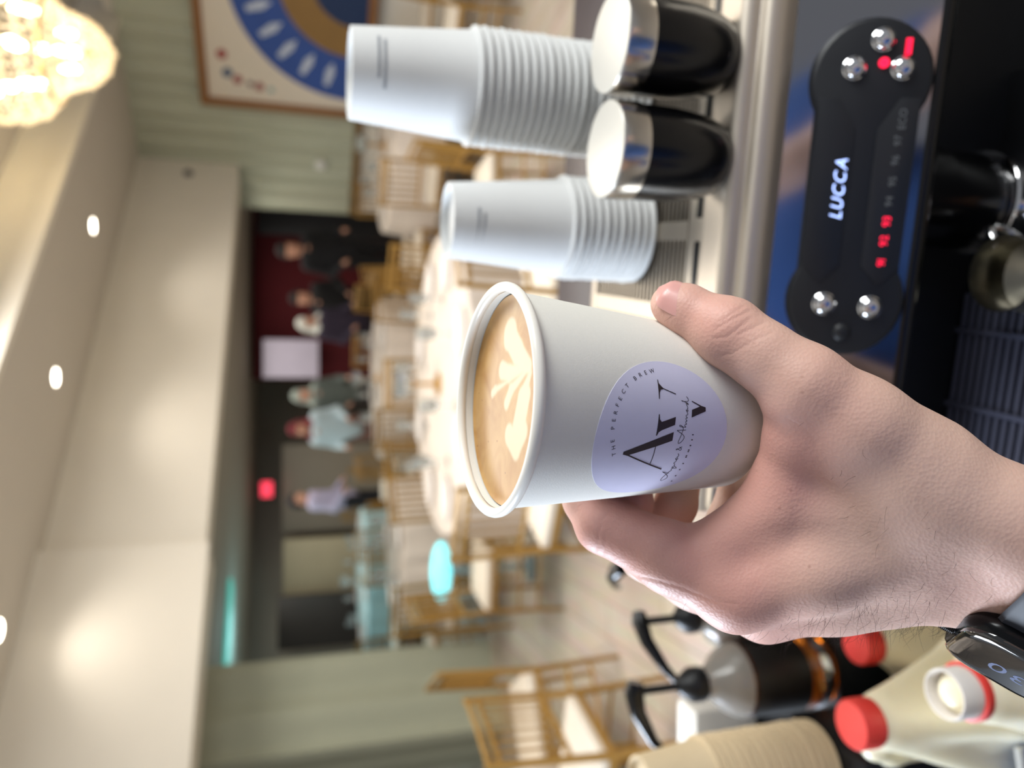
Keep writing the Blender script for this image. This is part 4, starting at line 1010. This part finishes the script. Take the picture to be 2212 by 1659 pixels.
ex = MB().box(tuple(p), (.22, .06, .16)).build('exit_lamp', mat('exit_red', rgb(226, 60, 76), .5, emit=rgb(240, 60, 84), es=1.0), bevel=.01); tag(ex, 'small glowing red lamp high on the far wall', 'lamp')
M_teal = mat('teal_glow', rgb(80, 176, 160), .5, emit=rgb(86, 178, 166), es=.55)
for i, (s0, s1) in enumerate(((-7.3, -5.7), (-5.4, -4.0))):
    c = plan(WO, (s0 + s1) / 2, 2.2)
    tag(MB().box((c[0], c[1], 2.175), (s1 - s0, .22, .03), RMz).build('light_strip', M_teal), ('long teal light strip under the low ceiling, end nearest the pillar', 'long teal light strip under the low ceiling, end nearest the backdrop')[i], 'light', 'teal ceiling strips')
tl = bpy.data.lights.new('teal_fill', 'POINT'); tl.energy = 14; tl.color = (.45, .9, 1); tl.shadow_soft_size = .3  # unseen point light added to tint the far left tables teal
o = bpy.data.objects.new('teal_fill', tl); COL.objects.link(o); o.location = (-2.6, 8.2, 1.9)
# cyan lamp on a clear stand
q = at(953, 1235, 4.9)
cl = empty('table_lamp', (q[0], q[1], 0), label='glowing cyan oval lamp on a clear stand left of the big table', cat='lamp')
Vl, Fl = [], []
mb = MB().lathe([(.0, -.068)] + [(.20 * math.cos(t), .066 * math.sin(t)) for t in np.linspace(-1.4, 1.4, 11)] + [(.0, .068)], 32, cap=False); mb.v = [(x, y * .45, z + q[2]) for x, y, z in mb.v]
mb.build('lamp_glass', mat('cyan_glow', rgb(120, 230, 236), .3, emit=rgb(120, 228, 238), es=1.15), cl)
MB().lathe([(.0, 0), (.11, 0), (.11, .02), (.03, .04), (.022, .1), (.022, q[2] - .07), (.05, q[2] - .05)], 24).build('stand', mat('clear_acrylic', rgb(196, 214, 218), .1, trans=.6), cl)
# ================================================================== TABLES, CHAIRS, PEOPLE
M_cloth = mat('white_cloth', rgb(220, 209, 198), .85, var=.03, scale=6)
M_chair = mat('gold_paint', rgb(168, 130, 66), .38, metal=.35, var=.12, scale=20)
M_cush = mat('seat_cushion', rgb(232, 222, 206), .8, var=.04, scale=10)
M_pale = mat('teal_lit_cloth', rgb(170, 200, 204), .85, var=.05, scale=6)  # white cloth, teal light painted into its colour
M_leg = mat('table_leg_grey', rgb(96, 94, 92), .5, metal=.6)
def round_table(x, y, R, lb, lbc, m=M_cloth, drop=.42, seed=0):
    t = empty('round_table', (x, y, 0), label=lb, cat='table', group='round banquet tables')
    MB().lathe([(R - .02, .715), (R, .72), (R, .738), (R - .01, .742)], 56).build('tabletop', M_leg, t)
    for k in range(4):
        a = PI / 4 + k * PI / 2
        MB().tube([(R * .5 * math.cos(a), R * .5 * math.sin(a), .72), (R * .62 * math.cos(a), R * .62 * math.sin(a), 0)], .018, 8).build('leg', M_leg, t)
    n = 160; V = [(0, 0, .7475)]; Fc = []
    rows = [(R * .5, .7475, 0), (R + .001, .7475, 0), (R + .008, .742, 0), (R + .014, .70, .15), (R + .022, .74 - drop * .55, .7), (R + .03, .74 - drop, 1.0)]
    for r, z, w in rows:
        for k in range(n):
            a = 2 * PI * k / n; q = r + w * .022 * math.sin(a * 20 + seed) + w * .012 * math.sin(a * 33 + 1 + seed)
            V.append((q * math.cos(a), q * math.sin(a), z))
    for k in range(n): Fc.append((0, 1 + k, 1 + (k + 1) % n))
    for i in range(len(rows) - 1):
        for k in range(n): a = 1 + i * n; k2 = (k + 1) % n; Fc.append((a + k, a + n + k, a + n + k2, a + k2))
    c = MB().add(V, Fc).build('tablecloth', m); c.location = (x, y, 0); tag(c, lbc, 'tablecloth', 'round tablecloths')
    return t
def make_chair():
    t = empty('spindle_chair')
    for sx in (-1, 1):
        MB().tube([(sx * .19, .19, 0), (sx * .185, .185, .44)], [.012, .016], 8).build('leg', M_chair, t)
        MB().tube([(sx * .19, -.21, 0), (sx * .185, -.19, .44), (sx * .18, -.22, .92)], [.012, .016, .013], 8).build('leg', M_chair, t)
        for z in (.16, .28): MB().tube([(sx * .187, .187, z), (sx * .187, -.197, z)], .008, 6).build('side_rail', M_chair, t)
    for z in (.14, .26): MB().tube([(-.187, .187, z), (.187, .187, z)], .008, 6).build('front_rail', M_chair, t)
    MB().box((0, 0, .435), (.40, .40, .03)).build('seat_frame', M_chair, t, bevel=.006)
    MB().box((0, .0, .468), (.385, .385, .036)).build('seat_cushion', M_cush, t, bevel=.012)
    for z, y in ((.905, -.219), (.865, -.216), (.60, -.2025)): MB().tube([(-.182, y, z), (0, y - .012, z), (.182, y, z)], .011, 8).build('back_rail', M_chair, t)
    for k in range(6):
        x = -.125 + k * .05; b = -.012 * (1 - (x / .18) ** 2)
        MB().tube([(x, -.2025 + b, .60), (x, -.216 + b, .865)], .0075, 6).build('spindle', M_chair, t)
    return t
CHAIR = make_chair(); used = False
def chair(x, y, fx, fy, lb, group):
    global used
    o = CHAIR if not used else dup(CHAIR); used = True
    o.location = (x, y, 0); o.rotation_euler = (0, 0, math.atan2(fy - y, fx - x) - PI / 2)
    tag(o, lb, 'chair', group)
T1 = (0.0, 4.28)
round_table(*T1, .86, 'big round table in the middle of the hall', 'white cloth on the big round table behind the hand held cup', seed=1)
T3 = (2.25, 7.05); round_table(*T3, .80, 'round table near the curtained right wall', 'white cloth on the round table near the curtained right wall', seed=2)
T4 = (.05, 7.6); round_table(*T4, .80, 'round table behind the big round table', 'white cloth on the round table behind the big one', seed=3)
T5 = (-1.42, 6.35); round_table(*T5, .62, 'round table behind the glowing cyan lamp', 'white cloth on the round table behind the cyan lamp', seed=4)
T6 = (-2.5, 9.6); round_table(*T6, .9, 'round table at the far left in teal light', 'white cloth on the far left table, teal light painted in', M_pale, seed=5)
T2 = (-2.46, 2.95); round_table(*T2, .72, 'round table at the left edge of the view', 'white cloth on the table at the left edge', seed=6)
ring = 'chairs at the big round table'
for dx, dy, lb in ((.48, -1.03, 'gold spindle chair, near right side of the big round table'), (-.50, -1.02, 'gold spindle chair, near left side of the big round table'), (-1.13, .10, 'gold spindle chair, left end of the big round table'),
                   (1.14, .02, 'gold spindle chair, right end of the big round table'), (.70, .90, 'gold spindle chair, far right side of the big round table'), (-.70, .90, 'gold spindle chair, far left side of the big round table'), (0, 1.14, 'gold spindle chair at the far middle of the big round table')):
    chair(T1[0] + dx, T1[1] + dy, T1[0], T1[1], lb, ring)
def around(T, R, angs, words, group):
    for a, w in zip(angs, words):
        a = math.radians(a); chair(T[0] + R * math.cos(a), T[1] + R * math.sin(a), T[0], T[1], w, group)
around(T3, 1.08, (-120, -75, -170, 150, 100, -30), ['gold spindle chair at the table by the curtain, ' + w for w in ('near left', 'nearest the tall cup stack', 'left end', 'far left', 'far side', 'right end')], 'chairs at the table by the curtain')
around(T4, 1.08, (-110, -60, 45, 200, 140, 75), ['gold spindle chair at the table behind the big one, ' + w for w in ('near left', 'near right', 'right end', 'left end', 'far left', 'far right')], 'chairs at the table behind the big one')
around(T5, .90, (-100, -40, 190, 110), ['gold spindle chair at the table behind the cyan lamp, ' + w for w in ('nearest', 'near right', 'left end', 'far left')], 'chairs at the table behind the cyan lamp')
around(T6, 1.18, (-110, -60, 0, 60), ['gold spindle chair at the far left table, ' + w for w in ('near left', 'near right', 'right end', 'far side')], 'chairs at the far left table')
chair(-1.64, 3.46, -2.46, 2.95, 'gold spindle chair with pale cushion in the open floor left of the cyan lamp', 'chairs at the left edge table')
chair(-1.50, 2.72, -2.46, 2.95, 'gold spindle chair at the lower left edge, nearest the brown cups', 'chairs at the left edge table')
chair(-2.56, 4.00, -2.46, 2.95, 'gold spindle chair at the left edge table, far side below the pillar', 'chairs at the left edge table')
chair(2.62, 5.35, 1.8, 6.0, 'gold spindle chair at the right edge below the framed picture', 'chairs by the framed picture')
# place settings
M_china = mat('china', rgb(240, 232, 226), .25, var=.02)
M_glass = mat('table_glass', rgb(236, 240, 240), .05, trans=.9, ior=1.45)
plate0 = MB().lathe([(.0, .002), (.07, .002), (.078, .006), (.125, .016), (.124, .019), (.078, .010), (.0, .006)], 32, cap=False).build('dinner_plate', M_china)
gl0 = MB().lathe([(.0, .0), (.032, .0), (.033, .003), (.005, .008), (.004, .08), (.02, .095), (.034, .125), (.035, .16), (.031, .195), (.030, .195), (.034, .16), (.032, .125), (.0, .098)], 20, cap=False).build('wine_glass', M_glass)
first = True
def settings(T, R, n, words, ph, nm):
    global first
    for k in range(n):
        a = 2 * PI * k / n + ph
        p = plate0 if first else dup(plate0); p.location = (T[0] + (R - .18) * math.cos(a), T[1] + (R - .18) * math.sin(a), .7477); tag(p, 'white plate on ' + nm + ', one of its place settings', 'plate', 'plates on ' + nm)
        g = gl0 if first else dup(gl0); g.location = (T[0] + (R - .36) * math.cos(a + .16), T[1] + (R - .36) * math.sin(a + .16), .7477); tag(g, 'stem glass on ' + nm + ', beside a plate', 'glass', 'glasses on ' + nm)
        first = False
settings(T1, .86, 8, None, .4, 'the big round table'); settings(T5, .62, 5, None, .2, 'the table behind the cyan lamp'); settings(T3, .8, 7, None, .2, 'the table by the curtain')
settings(T4, .8, 7, None, .9, 'the table behind the big one'); settings(T6, .9, 7, None, .3, 'the far left table')
M_candle = mat('candle_gold', rgb(196, 150, 70), .3, metal=.6)
for T, nm in ((T1, 'the big round table'), (T4, 'the table behind the big one'), (T3, 'the table by the curtain'), (T6, 'the far left table')):
    v = empty('centrepiece', (T[0], T[1], .7477), label='gold stand with clear glass bowl at the middle of ' + nm, cat='centrepiece')
    MB().lathe([(.0, 0), (.07, 0), (.07, .01), (.012, .03), (.010, .14), (.03, .16)], 20).build('stand', M_candle, v)
    MB().lathe([(.0, .16), (.05, .165), (.08, .21), (.075, .27), (.071, .27), (.075, .21), (.045, .172), (.0, .168)], 24, cap=False).build('bowl', M_glass, v)
# people, far back
M_skin2 = mat('skin_far', rgb(190, 140, 116), .55, var=.05, scale=20)
def person_far(x, y, H, rz, top, bottom, hair, lb, pose=0, scarf=None):
    k = H / 1.72; t = empty('person', (x, y, 0), rz, label=lb, cat='person')
    v = lambda a, b, c: np.array([a, b, c]) * k
    sk = [(v(0, 0, .98), v(0, 0, 1.36), .115 * k, .13 * k), (v(0, 0, 1.40), v(0, -.01, 1.52), .05 * k, .05 * k), (v(0, -.015, 1.57), v(0, -.005, 1.64), .082 * k, .088 * k), (v(0, -.06, 1.53), v(0, -.085, 1.545), .05 * k, .03 * k), (v(0, -.10, 1.585), v(0, -.118, 1.565), .012 * k, .014 * k)]
    up = []; lo = []
    for s in (-1, 1):
        sh, el, wr = v(s * .18, 0, 1.40), v(s * .25, .02, 1.12), (v(s * .20, -.20, 1.0) if pose == 0 else v(s * .24, -.03, .88))
        hd = wr + (wr - el) * .30
        sk += [(sh, el, .045 * k, .036 * k), (el, wr, .036 * k, .026 * k), (wr, hd, .028 * k, .020 * k), (v(s * .085, 0, .92), v(s * .09, -.01, .5), .075 * k, .05 * k), (v(s * .09, -.01, .5), v(s * .09, .02, .09), .048 * k, .032 * k), (v(s * .09, .03, .05), v(s * .10, -.15, .035), .036 * k, .030 * k)]
        up += [(sh, el, .062 * k, .050 * k), (el, wr, .050 * k, .036 * k)]
        lo += [(v(s * .085, 0, .94), v(s * .09, -.01, .5), .098 * k, .072 * k), (v(s * .09, -.01, .5), v(s * .09, .02, .10), .070 * k, .056 * k)]
        up += [(v(s * .11, 0, 1.36), v(s * .07, 0, 1.0), .095 * k, .10 * k)]
    up += [(v(-.15, 0, 1.40), v(.15, 0, 1.40), .07 * k, .07 * k), (v(0, 0, .90), v(0, 0, 1.36), .135 * k, .13 * k)]
    body = link('body', np_mesh('body', *sdf_mesh(sk, .016, .03, 2)), M_skin2, t)
    link('top', np_mesh('top', *sdf_mesh(up, .018, .05, 2)), mat('cloth_%d_%d_%d' % top, rgb(*top), .85, var=.1, scale=10), t)['label'] = 'upper clothing'
    link('trousers', np_mesh('trousers', *sdf_mesh(lo, .018, .04, 2)), mat('cloth_%d_%d_%d' % bottom, rgb(*bottom), .85, var=.1, scale=10), t)['label'] = 'lower clothing'
    hp = [(v(0, .02, 1.63), v(0, -.01, 1.67), .092 * k, .088 * k)]
    if scarf: hp += [(v(0, .03, 1.60), v(0, .05, 1.40), .10 * k, .13 * k), (v(-.09, .0, 1.42), v(.09, .0, 1.42), .09 * k, .09 * k)]
    else: hp += [(v(0, .05, 1.60), v(0, .06, 1.56), .06 * k, .05 * k)]
    link('headscarf' if scarf else 'hair', np_mesh('hair', *sdf_mesh(hp, .014, .03, 2)), mat('hair_%d_%d_%d' % hair, rgb(*hair), .8), t)
    for s in (-1, 1): MB().lathe([(.0, -.009), (.007, -.006), (.010, 0), (.007, .006), (.0, .009)], 10, c=tuple(v(s * .032, -.096, 1.60)), cap=False).build('eye', mat('eye_dark', rgb(36, 28, 26), .3), t)
    return t
def foot(y, d): return at(700, y, d)[:2]
f = foot(545, 8.8); person_far(f[0], f[1], 1.74, .2, (16, 17, 22), (14, 14, 18), (24, 20, 18), 'standing person in a black suit before the red backdrop')
f = foot(645, 9.3); person_far(f[0], f[1], 1.60, -.6, (12, 12, 14), (14, 14, 16), (20, 16, 16), 'person in black beside the person with a white headscarf')
f = foot(700, 9.0); person_far(f[0], f[1], 1.52, .5, (52, 44, 62), (40, 34, 46), (214, 214, 206), 'person with a white headscarf and dark purple dress', scarf=True)
f = foot(855, 9.4); person_far(f[0], f[1], 1.58, .3, (88, 96, 92), (58, 54, 52), (150, 160, 152), 'person in grey with a pale green headscarf', scarf=True)
f = foot(925, 9.2); person_far(f[0], f[1], 1.62, -.3, (184, 202, 210), (128, 96, 88), (110, 30, 40), 'person in a pale blue top with dark red headscarf', scarf=True)
f = foot(1080, 9.8); person_far(f[0], f[1], 1.64, 1.3, (168, 164, 190), (26, 28, 34), (28, 26, 30), 'person in a lilac shirt and dark trousers by the far tables')
